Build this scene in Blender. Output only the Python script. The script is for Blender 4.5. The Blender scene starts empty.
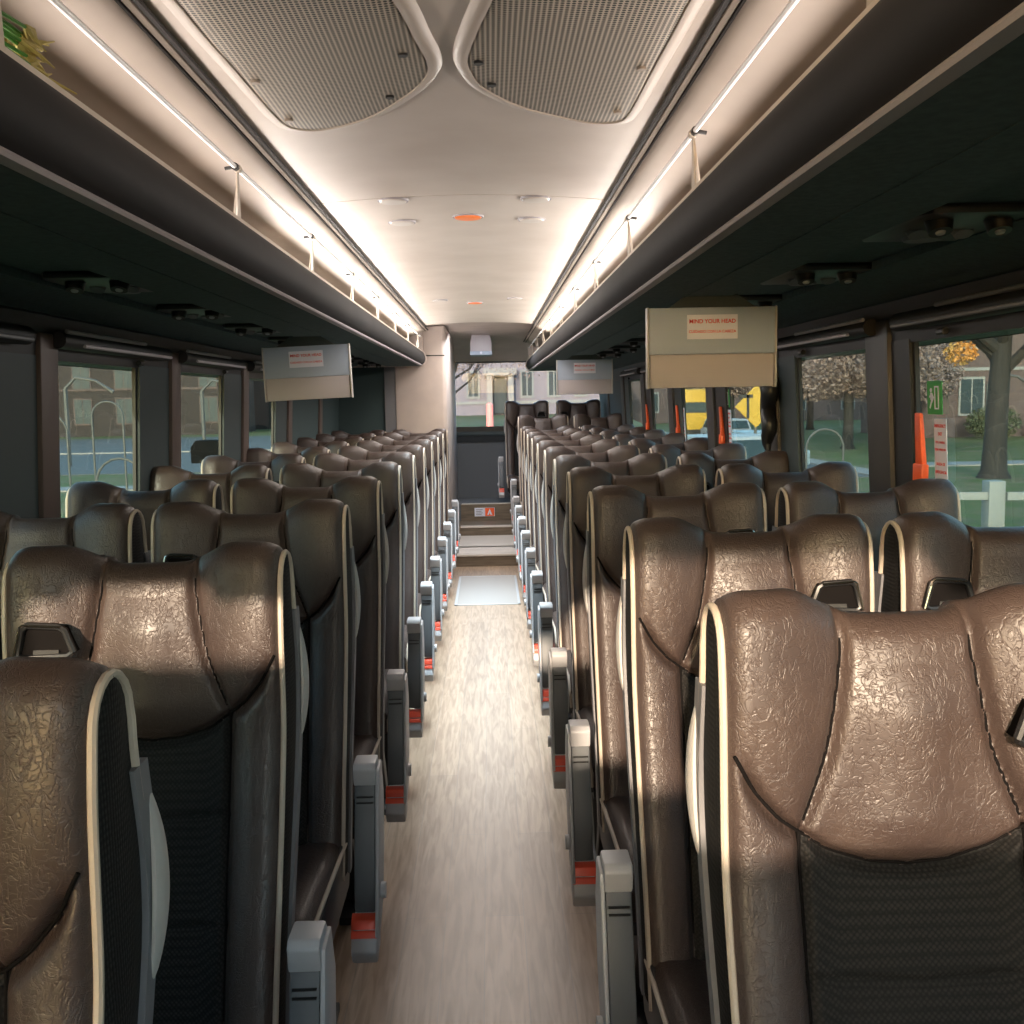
import bpy, math, random
import numpy as np
from mathutils import Vector, Matrix
random.seed(7); rng = np.random.default_rng(7)
S = bpy.context.scene
COL = S.collection
PI = math.pi

# ------------------------------------------------------------------ materials
def mat(name, col, rough=.5, metal=0., emit=None, es=1., spec=.5, coat=0.):
    m = bpy.data.materials.new(name); m.use_nodes = True
    b = m.node_tree.nodes['Principled BSDF']
    b.inputs['Base Color'].default_value = (*col, 1); b.inputs['Roughness'].default_value = rough
    b.inputs['Metallic'].default_value = metal; b.inputs['Specular IOR Level'].default_value = spec
    b.inputs['Coat Weight'].default_value = coat
    if emit: b.inputs['Emission Color'].default_value = (*emit, 1); b.inputs['Emission Strength'].default_value = es
    return m
def N(m, t, **kw):
    n = m.node_tree.nodes.new(t)
    for k, v in kw.items():
        if k in n.inputs: n.inputs[k].default_value = v
        else: setattr(n, k, v)
    return n
def L(m, a, b): m.node_tree.links.new(a, b)
def bsdf(m): return m.node_tree.nodes['Principled BSDF']
def coords(m, scale=(1, 1, 1), kind='Object', rot=(0, 0, 0)):
    t = N(m, 'ShaderNodeTexCoord'); mp = N(m, 'ShaderNodeMapping')
    mp.inputs['Scale'].default_value = scale; mp.inputs['Rotation'].default_value = rot
    L(m, t.outputs[kind], mp.inputs['Vector']); return mp.outputs['Vector']
def bump(m, h, strength=.3, dist=.002):
    b = N(m, 'ShaderNodeBump'); b.inputs['Strength'].default_value = strength; b.inputs['Distance'].default_value = dist
    L(m, h, b.inputs['Height']); L(m, b.outputs['Normal'], bsdf(m).inputs['Normal']); return b
def noise_color(m, c1, c2, scale=5, vec=None, detail=4, lo=.35, hi=.65):
    n = N(m, 'ShaderNodeTexNoise'); n.inputs['Scale'].default_value = scale; n.inputs['Detail'].default_value = detail
    if vec is None: vec = coords(m)
    L(m, vec, n.inputs['Vector'])
    r = N(m, 'ShaderNodeValToRGB'); r.color_ramp.elements[0].color = (*c1, 1); r.color_ramp.elements[1].color = (*c2, 1)
    r.color_ramp.elements[0].position = lo; r.color_ramp.elements[1].position = hi
    L(m, n.outputs['Fac'], r.inputs['Fac']); L(m, r.outputs['Color'], bsdf(m).inputs['Base Color']); return n

M = {}
def leather(name, c1, c2, rough):
    m = mat(name, c1, rough, spec=.5)
    noise_color(m, c1, c2, 9)
    v = coords(m)
    def ridge(scale, sc, rot, k):
        mp = N(m, 'ShaderNodeMapping'); mp.inputs['Scale'].default_value = sc; mp.inputs['Rotation'].default_value = rot; L(m, v, mp.inputs['Vector'])
        n_ = N(m, 'ShaderNodeTexNoise'); n_.inputs['Scale'].default_value = scale; n_.inputs['Detail'].default_value = 3; n_.inputs['Distortion'].default_value = .9; L(m, mp.outputs['Vector'], n_.inputs['Vector'])
        a_ = N(m, 'ShaderNodeMath', operation='SUBTRACT'); a_.inputs[1].default_value = .5; L(m, n_.outputs['Fac'], a_.inputs[0])
        b_ = N(m, 'ShaderNodeMath', operation='ABSOLUTE'); L(m, a_.outputs[0], b_.inputs[0])
        c_ = N(m, 'ShaderNodeMapRange', interpolation_type='SMOOTHSTEP'); c_.inputs['From Max'].default_value = k; L(m, b_.outputs[0], c_.inputs['Value']); return c_.outputs['Result']
    r1 = ridge(70, (1, .6, .55), (0, .6, 0), .05); r2_ = ridge(120, (.6, .6, 1), (0, -.3, 0), .05)
    ad = N(m, 'ShaderNodeMath', operation='MULTIPLY_ADD'); ad.inputs[1].default_value = .6; L(m, r2_, ad.inputs[0]); L(m, r1, ad.inputs[2])
    bump(m, ad.outputs[0], .5, .0008)
    return m
M['leather'] = leather('seat_leather', (.049, .033, .029), (.064, .044, .037), .40)
def weave():
    m = mat('seat_mesh_fabric', (.02, .018, .018), .75, spec=.3)
    v = coords(m, (1, 1, 1), rot=(0, .785, 0))
    b = N(m, 'ShaderNodeTexVoronoi', feature='F1'); b.inputs['Scale'].default_value = 190; b.inputs['Randomness'].default_value = .15
    L(m, v, b.inputs['Vector'])
    r = N(m, 'ShaderNodeValToRGB'); r.color_ramp.elements[0].color = (.020, .018, .017, 1); r.color_ramp.elements[1].color = (.004, .004, .004, 1)
    r.color_ramp.elements[0].position = .25; r.color_ramp.elements[1].position = .6
    L(m, b.outputs['Distance'], r.inputs['Fac']); L(m, r.outputs['Color'], bsdf(m).inputs['Base Color'])
    iv = N(m, 'ShaderNodeMath', operation='SUBTRACT'); iv.inputs[0].default_value = 1; L(m, b.outputs['Distance'], iv.inputs[1])
    bump(m, iv.outputs[0], .6, .002)
    return m
M['mesh'] = weave()
M['piping'] = mat('cream_piping', (.47, .40, .33), .5)
M['shell'] = mat('grey_shell', (.17, .17, .185), .5)
M['handle'] = mat('pale_grey_handle', (.46, .44, .42), .4)
M['arm_dark'] = mat('armrest_slate', (.10, .108, .118), .5)
M['arm_light'] = mat('armrest_grey', (.42, .42, .44), .42)
M['orange'] = mat('orange_plastic', (.95, .13, .03), .4)
M['red'] = mat('armrest_red', (.8, .085, .04), .4)
M['black'] = mat('black_plastic', (.012, .012, .013), .38)
M['thread'] = mat('dark_thread', (.008, .007, .007), .95, spec=.05)
M['chrome'] = mat('chrome_edge', (.8, .72, .6), .2, 1.)
M['belt'] = mat('belt_webbing', (.03, .03, .03), .8)
M['frame'] = mat('seat_frame_black', (.02, .022, .025), .5)
def floor_mat():
    m = mat('vinyl_wood_floor', (.3, .22, .16), .33, spec=.7)
    v = coords(m, (1, 1, 1))
    br = N(m, 'ShaderNodeTexBrick'); br.inputs['Scale'].default_value = 1; br.inputs['Mortar Size'].default_value = .0015
    br.inputs['Brick Width'].default_value = 1.1; br.inputs['Row Height'].default_value = .11
    br.inputs['Color1'].default_value = (.37, .275, .20, 1); br.inputs['Color2'].default_value = (.30, .222, .16, 1); br.inputs['Mortar'].default_value = (.25, .20, .16, 1)
    vr = coords(m, (1, 1, 1), rot=(0, 0, PI/2)); L(m, vr, br.inputs['Vector'])
    vs = coords(m, (26, 2.2, 1)); n = N(m, 'ShaderNodeTexNoise'); n.inputs['Scale'].default_value = 2.2; n.inputs['Detail'].default_value = 7; n.inputs['Distortion'].default_value = .8
    L(m, vs, n.inputs['Vector'])
    mx = N(m, 'ShaderNodeMix', data_type='RGBA', blend_type='MULTIPLY'); mx.inputs['Factor'].default_value = .75
    r = N(m, 'ShaderNodeValToRGB'); r.color_ramp.elements[0].color = (.6, .53, .47, 1); r.color_ramp.elements[1].color = (1.15, 1.12, 1.1, 1)
    r.color_ramp.elements[0].position = .35; r.color_ramp.elements[1].position = .62
    L(m, n.outputs['Fac'], r.inputs['Fac']); L(m, br.outputs['Color'], mx.inputs['A']); L(m, r.outputs['Color'], mx.inputs['B'])
    L(m, mx.outputs['Result'], bsdf(m).inputs['Base Color'])
    bump(m, n.outputs['Fac'], .08, .001)
    return m
M['floor'] = floor_mat()
M['riser'] = mat('riser_wood', (.16, .125, .09), .5); noise_color(M['riser'], (.13, .10, .07), (.20, .155, .11), 3, coords(M['riser'], (2, 8, 20)))
M['nosing'] = mat('pale_nosing', (.6, .55, .5), .4)
M['hatch'] = mat('hatch_trim', (.55, .57, .6), .3, .4)
M['carpet'] = mat('grey_carpet', (.06, .066, .072), .95); noise_color(M['carpet'], (.10, .11, .12), (.18, .19, .205), 160)
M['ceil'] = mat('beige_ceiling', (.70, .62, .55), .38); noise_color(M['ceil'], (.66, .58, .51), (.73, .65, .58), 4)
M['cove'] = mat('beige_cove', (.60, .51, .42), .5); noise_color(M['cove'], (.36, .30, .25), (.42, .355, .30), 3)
M['gap'] = mat('dark_groove', (.012, .01, .01), .7)
M['rackfront'] = mat('rack_front_grey', (.04, .038, .04), .7, spec=.25); noise_color(M['rackfront'], (.018, .018, .02), (.025, .024, .026), 3)
M['soffit'] = mat('soffit_fabric', (.035, .055, .058), .85); noise_color(M['soffit'], (.060, .095, .10), (.085, .125, .13), 60)
M['dark'] = mat('window_trim_black', (.018, .018, .02), .5)
M['wall'] = mat('wall_carpet', (.03, .033, .036), .9)
M['post'] = mat('brown_post', (.10, .068, .058), .5)
M['panel'] = mat('slate_panel', (.04, .056, .06), .6)
M['bulk'] = mat('taupe_panel', (.40, .33, .29), .5); noise_color(M['bulk'], (.50, .42, .38), (.58, .49, .44), 5)
M['bulkdark'] = mat('bulkhead_slate', (.04, .065, .068), .8)
M['silver'] = mat('silver_rail', (.85, .85, .86), .45, .4)
M['strap'] = mat('clear_strap', (.62, .55, .47), .4)
M['screen'] = mat('screen_grey', (.36, .43, .55), .5); M['screenlow'] = mat('screen_taupe', (.42, .385, .41), .5)
M['white'] = mat('sticker_white', (.72, .74, .85), .5)
M['redink'] = mat('red_ink', (.7, .03, .03), .6)
M['green'] = mat('exit_green', (.03, .34, .05), .5)
def grille_mat():
    m = mat('perforated_plate', (.55, .49, .42), .5)
    v = coords(m, (1, 1, 1)); vo = N(m, 'ShaderNodeTexVoronoi', feature='F1'); vo.voronoi_dimensions = '2D'
    vo.inputs['Scale'].default_value = 112; vo.inputs['Randomness'].default_value = 0; L(m, v, vo.inputs['Vector'])
    r = N(m, 'ShaderNodeValToRGB'); r.color_ramp.interpolation = 'LINEAR'
    r.color_ramp.elements[0].color = (.012, .01, .008, 1); r.color_ramp.elements[1].color = (.60, .53, .43, 1)
    r.color_ramp.elements[0].position = .34; r.color_ramp.elements[1].position = .40
    L(m, vo.outputs['Distance'], r.inputs['Fac']); L(m, r.outputs['Color'], bsdf(m).inputs['Base Color'])
    return m
M['grille'] = grille_mat()
def glass(name, tint, gl=.07, rough=.01):
    m = bpy.data.materials.new(name); m.use_nodes = True; nt = m.node_tree; nt.nodes.clear()
    o = nt.nodes.new('ShaderNodeOutputMaterial'); mx = nt.nodes.new('ShaderNodeMixShader'); t = nt.nodes.new('ShaderNodeBsdfTransparent')
    g = nt.nodes.new('ShaderNodeBsdfGlossy'); g.inputs['Roughness'].default_value = rough; t.inputs['Color'].default_value = (*tint, 1)
    mx.inputs['Fac'].default_value = gl
    nt.links.new(t.outputs[0], mx.inputs[1]); nt.links.new(g.outputs[0], mx.inputs[2]); nt.links.new(mx.outputs[0], o.inputs['Surface'])
    return m
M['glass'] = glass('tinted_glass', (.46, .52, .53), .05)
M['glass_rear'] = glass('rear_glass', (.50, .53, .58), .008)
M['glass_front'] = glass('windshield_glass', (.95, .95, .95), .03)
M['lamp'] = mat('light_diffuser', (.72, .66, .60), .3)
M['amber'] = mat('amber_lamp', (.8, .2, .06), .3, emit=(1, .25, .06), es=.25)
# outside
M['grass'] = mat('lawn', (.08, .15, .03), .9)
_g = noise_color(M['grass'], (.055, .085, .012), (.12, .10, .05), .9, None, 8, .42, .66)
M['road'] = mat('asphalt', (.085, .088, .09), .8); M['walk'] = mat('concrete_walk', (.22, .21, .20), .8)
def brick(name, c1, c2, mo, sc=3.5):
    m = mat(name, c1, .9); b = N(m, 'ShaderNodeTexBrick'); b.inputs['Scale'].default_value = sc
    b.inputs['Color1'].default_value = (*c1, 1); b.inputs['Color2'].default_value = (*c2, 1); b.inputs['Mortar'].default_value = (*mo, 1)
    L(m, coords(m, (1, 1, 1), rot=(PI/2, 0, 0)), b.inputs['Vector']); L(m, b.outputs['Color'], bsdf(m).inputs['Base Color']); return m
M['brick'] = brick('brick_wall', (.10, .066, .06), (.075, .05, .047), (.12, .10, .095))
M['brickdark'] = brick('dark_brick', (.035, .026, .024), (.026, .02, .019), (.045, .038, .035))
M['house'] = mat('pale_stone', (.19, .175, .20), .8)
M['winglass'] = mat('house_glass', (.025, .04, .045), .5, spec=.3)
M['wintrim'] = mat('pale_frame', (.22, .22, .215), .6)
M['fence'] = mat('pale_fence_paint', (.20, .215, .21), .6)
M['bark'] = mat('bark', (.09, .075, .065), .9); noise_color(M['bark'], (.015, .014, .013), (.035, .031, .028), 6, coords(M['bark'], (4, 4, .7)))
M['autumn'] = mat('autumn_leaf', (.62, .27, .06), .7); noise_color(M['autumn'], (.55, .22, .04), (.36, .23, .08), 1.2)
M['pinkleaf'] = mat('pale_bud', (.36, .26, .23), .8); noise_color(M['pinkleaf'], (.30, .22, .20), (.17, .13, .12), 1.)
M['shrub'] = mat('shrub_leaf', (.05, .08, .035), .8); noise_color(M['shrub'], (.04, .06, .03), (.10, .11, .06), 2)
M['yellow'] = mat('yellow_paint', (.42, .25, .02), .6)
M['carwhite'] = mat('white_paint', (.30, .31, .32), .5); M['carblue'] = mat('slate_paint', (.20, .26, .30), .3)
M['rubber'] = mat('rubber', (.006, .006, .006), .9, spec=.1)
M['hoop'] = mat('galvanised', (.08, .08, .076), .6)
M['salmon'] = mat('salmon_post', (.85, .30, .27), .6)
M['stalk'] = mat('green_stalk', (.05, .20, .02), .5); M['root'] = mat('yellow_root', (.40, .33, .10), .7)

# ------------------------------------------------------------------ mesh helpers
class MB:
    def __init__(s): s.v = []; s.f = []; s.mi = []
    def add(s, vs, fs, mi=0):
        o = len(s.v); s.v += [tuple(map(float, p)) for p in vs]; s.f += [tuple(int(i)+o for i in f) for f in fs]; s.mi += [mi]*len(fs); return s
    def box(s, a, b, mi=0, bev=0):
        x0, y0, z0 = a; x1, y1, z1 = b
        return s.hexa([(x0,y0,z0),(x1,y0,z0),(x1,y1,z0),(x0,y1,z0),(x0,y0,z1),(x1,y0,z1),(x1,y1,z1),(x0,y1,z1)], mi)
    def hexa(s, c, mi=0):
        return s.add(c, [(0,3,2,1),(4,5,6,7),(0,1,5,4),(1,2,6,5),(2,3,7,6),(3,0,4,7)], mi)
    def prism(s, poly, ax, a, b, mi=0):
        # poly: list of 2D pts in the two other axes (in xyz order), extruded on axis ax from a to b
        n = len(poly)
        def P(p, t):
            q = list(p); q.insert(ax, t); return tuple(q)
        vs = [P(p, a) for p in poly] + [P(p, b) for p in poly]
        fs = [tuple(range(n))[::-1], tuple(range(n, 2*n))] + [(i, (i+1) % n, n+(i+1) % n, n+i) for i in range(n)]
        return s.add(vs, fs, mi)
    def tube(s, pts, r, n=8, mi=0, cap=True, flat=None):
        pts = [Vector(p) for p in pts]; rs = r if hasattr(r, '__len__') else [r]*len(pts)
        up = Vector((0.31, .17, .93)); vs = []; fs = []; prev = None
        for i, p in enumerate(pts):
            t = (pts[min(i+1, len(pts)-1)]-pts[max(i-1, 0)]).normalized()
            if prev is None:
                a = t.cross(up if abs(t.dot(up)) < .95 else Vector((1, 0, 0))).normalized()
            else: a = (prev - t*prev.dot(t)).normalized()
            prev = a; b = t.cross(a)
            for k in range(n):
                th = 2*PI*k/n; vs.append(p+(a*math.cos(th)+b*math.sin(th))*rs[i])
        for i in range(len(pts)-1):
            for k in range(n): fs.append((i*n+k, i*n+(k+1) % n, (i+1)*n+(k+1) % n, (i+1)*n+k))
        if cap: fs += [tuple(range(n))[::-1], tuple(range((len(pts)-1)*n, len(pts)*n))]
        return s.add(vs, fs, mi)
    def mesh(s, name, mats, smooth=False, bevel=0):
        me = bpy.data.meshes.new(name); me.from_pydata(s.v, [], s.f); me.validate()
        for m in (mats if isinstance(mats, (list, tuple)) else [mats]): me.materials.append(m)
        if len(me.polygons) == len(s.mi): me.polygons.foreach_set('material_index', s.mi)
        import bmesh
        bm = bmesh.new(); bm.from_mesh(me); bmesh.ops.recalc_face_normals(bm, faces=bm.faces)
        if bevel:
            es = [e for e in bm.edges if len(e.link_faces) == 2 and e.calc_face_angle(0) > .5]
            bmesh.ops.bevel(bm, geom=es, offset=bevel, segments=2, affect='EDGES', clamp_overlap=True, profile=.6)
            smooth = True
        bm.to_mesh(me); bm.free()
        if smooth:
            me.polygons.foreach_set('use_smooth', [True]*len(me.polygons))
            try: me.set_sharp_from_angle(angle=.75)
            except Exception: pass
        return me
def obj(name, me, parent=None, loc=None):
    o = bpy.data.objects.new(name, me); COL.objects.link(o)
    if parent: o.parent = parent
    if loc: o.location = loc
    return o
def part(name, mb, m, parent=None, smooth=False, bevel=0, loc=None, label=None):
    o = obj(name, mb.mesh(name, m, smooth, bevel), parent, loc)
    if label: o['label'] = label
    return o
def tag(o, label, cat, group=None):
    o['label'] = label; o['category'] = cat
    if group: o['group'] = group
    return o
def thing(name, label, cat, loc=(0, 0, 0), rz=0, group=None):
    o = bpy.data.objects.new(name, None); o.empty_display_size = .1; COL.objects.link(o); o.location = loc; o.rotation_euler = (0, 0, rz)
    return tag(o, label, cat, group)
def struct(name, mb, m, smooth=False, bevel=0, parent=None):
    o = part(name, mb, m, parent, smooth, bevel)
    if not parent: o['kind'] = 'structure'
    return o
def text(name, body, size, m, parent, mtx):
    c = bpy.data.curves.new(name, 'FONT'); c.body = body; c.size = size; c.align_x = 'CENTER'; c.align_y = 'CENTER'; c.extrude = .0002; c.offset = size*.02
    c.materials.append(m); t_ = bpy.data.objects.new(name, c); me = bpy.data.meshes.new_from_object(t_); bpy.data.objects.remove(t_); o = bpy.data.objects.new(name, me); COL.objects.link(o); o.parent = parent; o.matrix_local = mtx; return o

# ------------------------------------------------------------------ camera (fitted from the row spacing)
pitch, roll, yaw, cx = .1099, -.0188, .0200, .0428
H = 1.45
cyw, syw, cp, sp = math.cos(yaw), math.sin(yaw), math.cos(pitch), math.sin(pitch)
fwd = Vector((syw*cp, cyw*cp, -sp)); rt = Vector((cyw, -syw, 0)); up = rt.cross(fwd)
r2 = rt*math.cos(roll)+up*math.sin(roll); u2 = -rt*math.sin(roll)+up*math.cos(roll)
cam = bpy.data.cameras.new('camera'); co = bpy.data.objects.new('camera', cam); COL.objects.link(co)
cam.sensor_width = 36; cam.lens = 36; cam.clip_start = .02; cam.clip_end = 500
m4 = Matrix.Identity(4)
for i in range(3): m4[i][0] = r2[i]; m4[i][1] = u2[i]; m4[i][2] = -fwd[i]
m4[0][3], m4[1][3], m4[2][3] = cx, 0, H
co.matrix_world = m4; S.camera = co

# ------------------------------------------------------------------ the seat
W = .2275; TOPZ = 1.20; TH = .075
def sst(a, b, x):
    t = np.clip((x-a)/(b-a), 0, 1); return t*t*(3-2*t)
prof_z = np.array([.30, .42, .55, .67, .80, .92, 1.0, 1.08, 1.15, 1.25]); prof_y = np.array([-.29, -.25, -.205, -.155, -.105, -.066, -.060, -.058, -.045, -.03])
from_pts = np.linspace(.3, 1.25, 96)
_c = np.interp(from_pts, prof_z, prof_y)
for _ in range(3): _c = np.convolve(np.pad(_c, 3, 'edge'), np.ones(7)/7, 'valid')
def PY(z): return np.interp(z, from_pts, _c)
def ztop(x):
    a = np.abs(x)
    z = 1.180 + .036*sst(.05, .15, a)
    e = np.clip((a-(W-.035))/.035, 0, 1); return z - .022*(1-np.sqrt(np.clip(1-e**2, 0, 1)))
def seamline(pts, n=14):
    pts = np.array(pts); out = []
    for i in range(len(pts)-1):
        for t in np.linspace(0, 1, n, endpoint=False): out.append(pts[i]*(1-t)+pts[i+1]*t)
    out.append(pts[-1]); out = np.array(out)
    k = out.copy()
    for _ in range(10): k[1:-1] = (k[:-2]+k[1:-1]*2+k[2:])/4
    return k
s1 = seamline([(.070, 1.26), (.074, 1.19), (.082, 1.12), (.100, 1.02), (.137, .928)])
s2 = seamline([(.137, .928), (.165, .950), (.195, .985), (.2275, 1.045)])
s3 = seamline([(.137, .928), (.137, .80), (.144, .5), (.15, .3)])
s4 = seamline([(.137, .928), (.10, .900), (.05, .884), (0, .880)])
s5 = seamline([(0, .76), (.137, .766)]); s6 = seamline([(0, .60), (.142, .606)])
SEAMS = [s1, s2, s3, s4, s5, s6]
def segdist(px, pz, pl):
    d = np.full(px.shape, 9.)
    for a, b in zip(pl[:-1], pl[1:]):
        vx, vz = b-a; l2 = vx*vx+vz*vz+1e-12
        t = np.clip(((px-a[0])*vx+(pz-a[1])*vz)/l2, 0, 1)
        d = np.minimum(d, np.hypot(px-a[0]-t*vx, pz-a[1]-t*vz))
    return d
def front_y(x, z):
    """front face of the backrest (metres towards the passenger are negative y)"""
    a = np.abs(x)
    y = PY(z) + .026
    wing = .040*sst(.04, .19, a)*sst(.87, .99, z)
    bol = .036*sst(.09, .19, a)*(1-sst(.87, .99, z))
    y = y - wing - bol
    pil = .022*(1-sst(.0, .12, a))*sst(.88, .95, z)*(1-sst(1.06, 1.19, z)); y = y - pil
    ds = [segdist(a, z, s) for s in SEAMS]
    main = np.minimum.reduce(ds[:4]); minor = np.minimum.reduce(ds[4:])
    puff = np.where((a < .14) & (z < .90), .008, .013)
    ef = 1-sst(W-.035, W-.004, a)
    y = y - puff*(1-np.exp(-main/.016)*ef)
    y = y + .013*np.exp(-(main/.0062)**2)*ef
    y = y + .006*np.exp(-(minor/.005)**2)
    # wing lobe overlaps the bolster below it
    y = y + .010*np.exp(-(ds[1]/.010)**2)*ef*(z < np.interp(a, s2[:, 0], s2[:, 1]))
    e = np.clip((a-(W-.028))/.028, 0, 1)
    y = y + .028*(1-np.sqrt(np.clip(1-e**2*.96, 0, 1)))
    return y
def build_back(side):
    """side=+1: aisle at -x (right-hand column). returns dict of meshes"""
    nx = 93; xs = np.linspace(-W, W, nx)
    R = .048
    nt = 150; ta = np.linspace(0, 1, nt); na = 9
    out_f = np.zeros((nt+na, nx, 3)); cap = []
    for j, x in enumerate(xs):
        zt = ztop(x); zc = zt-R
        z = .36+ta*(zc-.36)
        y = front_y(np.full(nt, x), z)
        out_f[:nt, j] = np.stack([np.full(nt, x), y, z], 1)
        yb = y[-1]; ang = np.linspace(0, PI, na+1)[1:]
        ry = (TH+.022)/2
        yy = yb+ry-ry*np.cos(ang); zz = zc+R*np.sin(ang)
        # keep wing forward lean but relax behind
        out_f[nt:, j] = np.stack([np.full(na, x), yy, zz], 1)
    V = out_f.reshape(-1, 3); rows = nt+na
    yback = out_f[-1, :, 1]
    idx = lambda i, j: i*nx+j
    a = np.abs(V[:, 0]); vz = V[:, 2]
    zu = np.interp(a, s4[::-1, 0], s4[::-1, 1]); xb = np.interp(vz, s3[::-1, 1], s3[::-1, 0])
    x1 = np.interp(vz, s1[::-1, 1], s1[::-1, 0]); z2 = np.interp(a, s2[:, 0], s2[:, 1])
    head, bols, ins = MB(), MB(), MB()
    F = {'h': [], 'b': [], 'm': []}
    for i in range(rows-1):
        for j in range(nx-1):
            c = [idx(i, j), idx(i, j+1), idx(i+1, j+1), idx(i+1, j)]
            am = a[c].mean(); zm = vz[c].mean()
            if i >= nt-1: k = 'h'
            else:
                zz = np.interp(am, s4[::-1, 0], s4[::-1, 1]) if am < .137 else np.interp(am, s2[:, 0], s2[:, 1])
                if zm > zz: k = 'h'
                elif am < np.interp(zm, s3[::-1, 1], s3[::-1, 0]): k = 'm'
                else: k = 'b'
            F[k].append(tuple(c))
    du = np.gradient(out_f, axis=1); dv = np.gradient(out_f, axis=0); VN = np.cross(du, dv); VN /= np.linalg.norm(VN, axis=2, keepdims=True)+1e-12
    if VN[20, nx//2, 1] > 0: VN = -VN
    VN = VN.reshape(-1, 3)
    def sub(fs):
        used = sorted(set(i for f in fs for i in f)); mp = {u: n for n, u in enumerate(used)}
        mb = MB(); mb.add([V[u] for u in used], [tuple(mp[i] for i in f) for f in fs]); mb.normals = [tuple(VN[u]) for u in used]; return mb
    res = {}
    res['headrest'] = (sub(F['h']), M['leather']); res['backrest'] = (sub(F['b']), M['leather']); res['mesh_insert'] = (sub(F['m']), M['mesh'])
    # gussets at x=+-W from front edge to the back plane
    zs = out_f[:nt, 0, 2]
    yr_top = float(out_f[-1, 0, 1])
    def backy(z): return (PY(z)+.050+TH*(.55+.45*sst(.5, .9, z)))*(1-sst(.98, 1.12, z))+yr_top*sst(.98, 1.12, z)
    for sx, j in ((-1, 0), (1, nx-1)):
        mb = MB(); front = out_f[:nt, j]; vs = []; n = 9; fs = []
        pairs = [(p[1], max(float(backy(p[2])), p[1]), p[2]) for p in front[::3]]
        cap_ = out_f[nt-1:, j]
        yc = (cap_[0][1]+cap_[-1][1])/2
        for p in cap_[1:len(cap_)//2+1]: pairs.append((p[1], 2*yc-p[1], p[2]))
        pts = [(0, p[0], p[2]) for p in pairs]
        for p, pr_ in zip(pts, pairs):
            yb = pr_[1]
            for k in range(n):
                t = k/(n-1); vs.append((sx*(W+.007*math.sin(PI*t)), p[1]*(1-t)+yb*t, p[2]))
        for i in range(len(pts)-1):
            for k in range(n-1): fs.append((i*n+k, i*n+k+1, (i+1)*n+k+1, (i+1)*n+k))
        mb.add(vs, fs); res['side_gusset%d' % sx] = (mb, M['mesh'])
        tp = [(sx*(W+.002), p[1]-.001, p[2]) for p in front[::4]]
        tp += [(sx*(W+.002), p[1], p[2]) for p in out_f[nt:, j]]
        last = out_f[-1, j]
        for z in np.linspace(last[2]-.01, last[2]-.10, 5): tp.append((sx*(W+.003), max(float(backy(z)), last[1]), float(z)))
        pm = MB(); pm.tube(tp, .0052, 8); res['piping%d' % sx] = (pm, M['piping'])
    sm = MB()
    for pl in (s1, s2, s3, s4):
        for sg in (-1, 1):
            P = [(sg*a_, float(front_y(np.array([a_]), np.array([z_]))[0])-.0026, z_) for a_, z_ in pl[::3] if z_ < ztop(a_)-.028 and z_ > .43 and a_ < W-.006]
            if len(P) > 2: sm.tube(P, .0024, 6)
    res['seam'] = (sm, M['thread'])
    # rear shell
    sh = MB(); zz = np.linspace(.34, 1.14, 22); xx = np.linspace(-W+.002, W-.002, 17); vs = []; fs = []
    for z in zz:
        for x in xx:
            vs.append((x, float(backy(z))-.006+.016*math.cos(x/W*1.4), z))
    for i in range(21):
        for k in range(16): fs.append((i*17+k, i*17+k+1, (i+1)*17+k+1, (i+1)*17+k))
    sh.add(vs, fs)
    # shell rims down both sides
    for sx in (-1, 1):
        rim = [(sx*(W+.004), float(backy(z))+.006, float(z)) for z in np.linspace(.34, 1.085, 24)]
        vs = []; fs = []
        for k, p in enumerate(rim):
            w = .022 if k > 0 else .018
            d = .012+ .012*sst(.9, 1.05, p[2])
            vs += [(p[0]+sx*.004, p[1]-d, p[2]), (p[0]+sx*.004, p[1]+.018, p[2]), (p[0]-sx*.012, p[1]+.018, p[2]), (p[0]-sx*.012, p[1]-d, p[2])]
        for k in range(len(rim)-1):
            for q in range(4): fs.append((k*4+q, k*4+(q+1) % 4, (k+1)*4+(q+1) % 4, (k+1)*4+q))
        fs += [(0, 1, 2, 3), tuple(len(vs)-4+q for q in (3, 2, 1, 0))]
        sh.add(vs, fs)
    res['back_shell'] = (sh, M['shell'])
    # grab handle (lens) on the aisle side
    hm = MB(); sx = -side; zs_ = np.linspace(.845, 1.055, 17); vs = []; fs = []; n = 10
    for k, z in enumerate(zs_):
        t = k/16; w = math.sin(PI*min(max(t, .03), .97))**.75
        w = (math.sin(PI*t**.85)**.8 if 0 < t < 1 else 0)*.9+.1
        cy = float(backy(z))+.014
        for q in range(n):
            th = 2*PI*q/n; vs.append((sx*(W+.004+.008*w+.007*w*math.cos(th)), cy+.006+.022*w*math.sin(th), z))
    for k in range(16):
        for q in range(n): fs.append((k*n+q, k*n+(q+1) % n, (k+1)*n+(q+1) % n, (k+1)*n+q))
    fs += [tuple(range(n)), tuple(range(16*n, 17*n))]
    hm.add(vs, fs); res['grab_handle'] = (hm, M['handle'])
    return res
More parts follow.
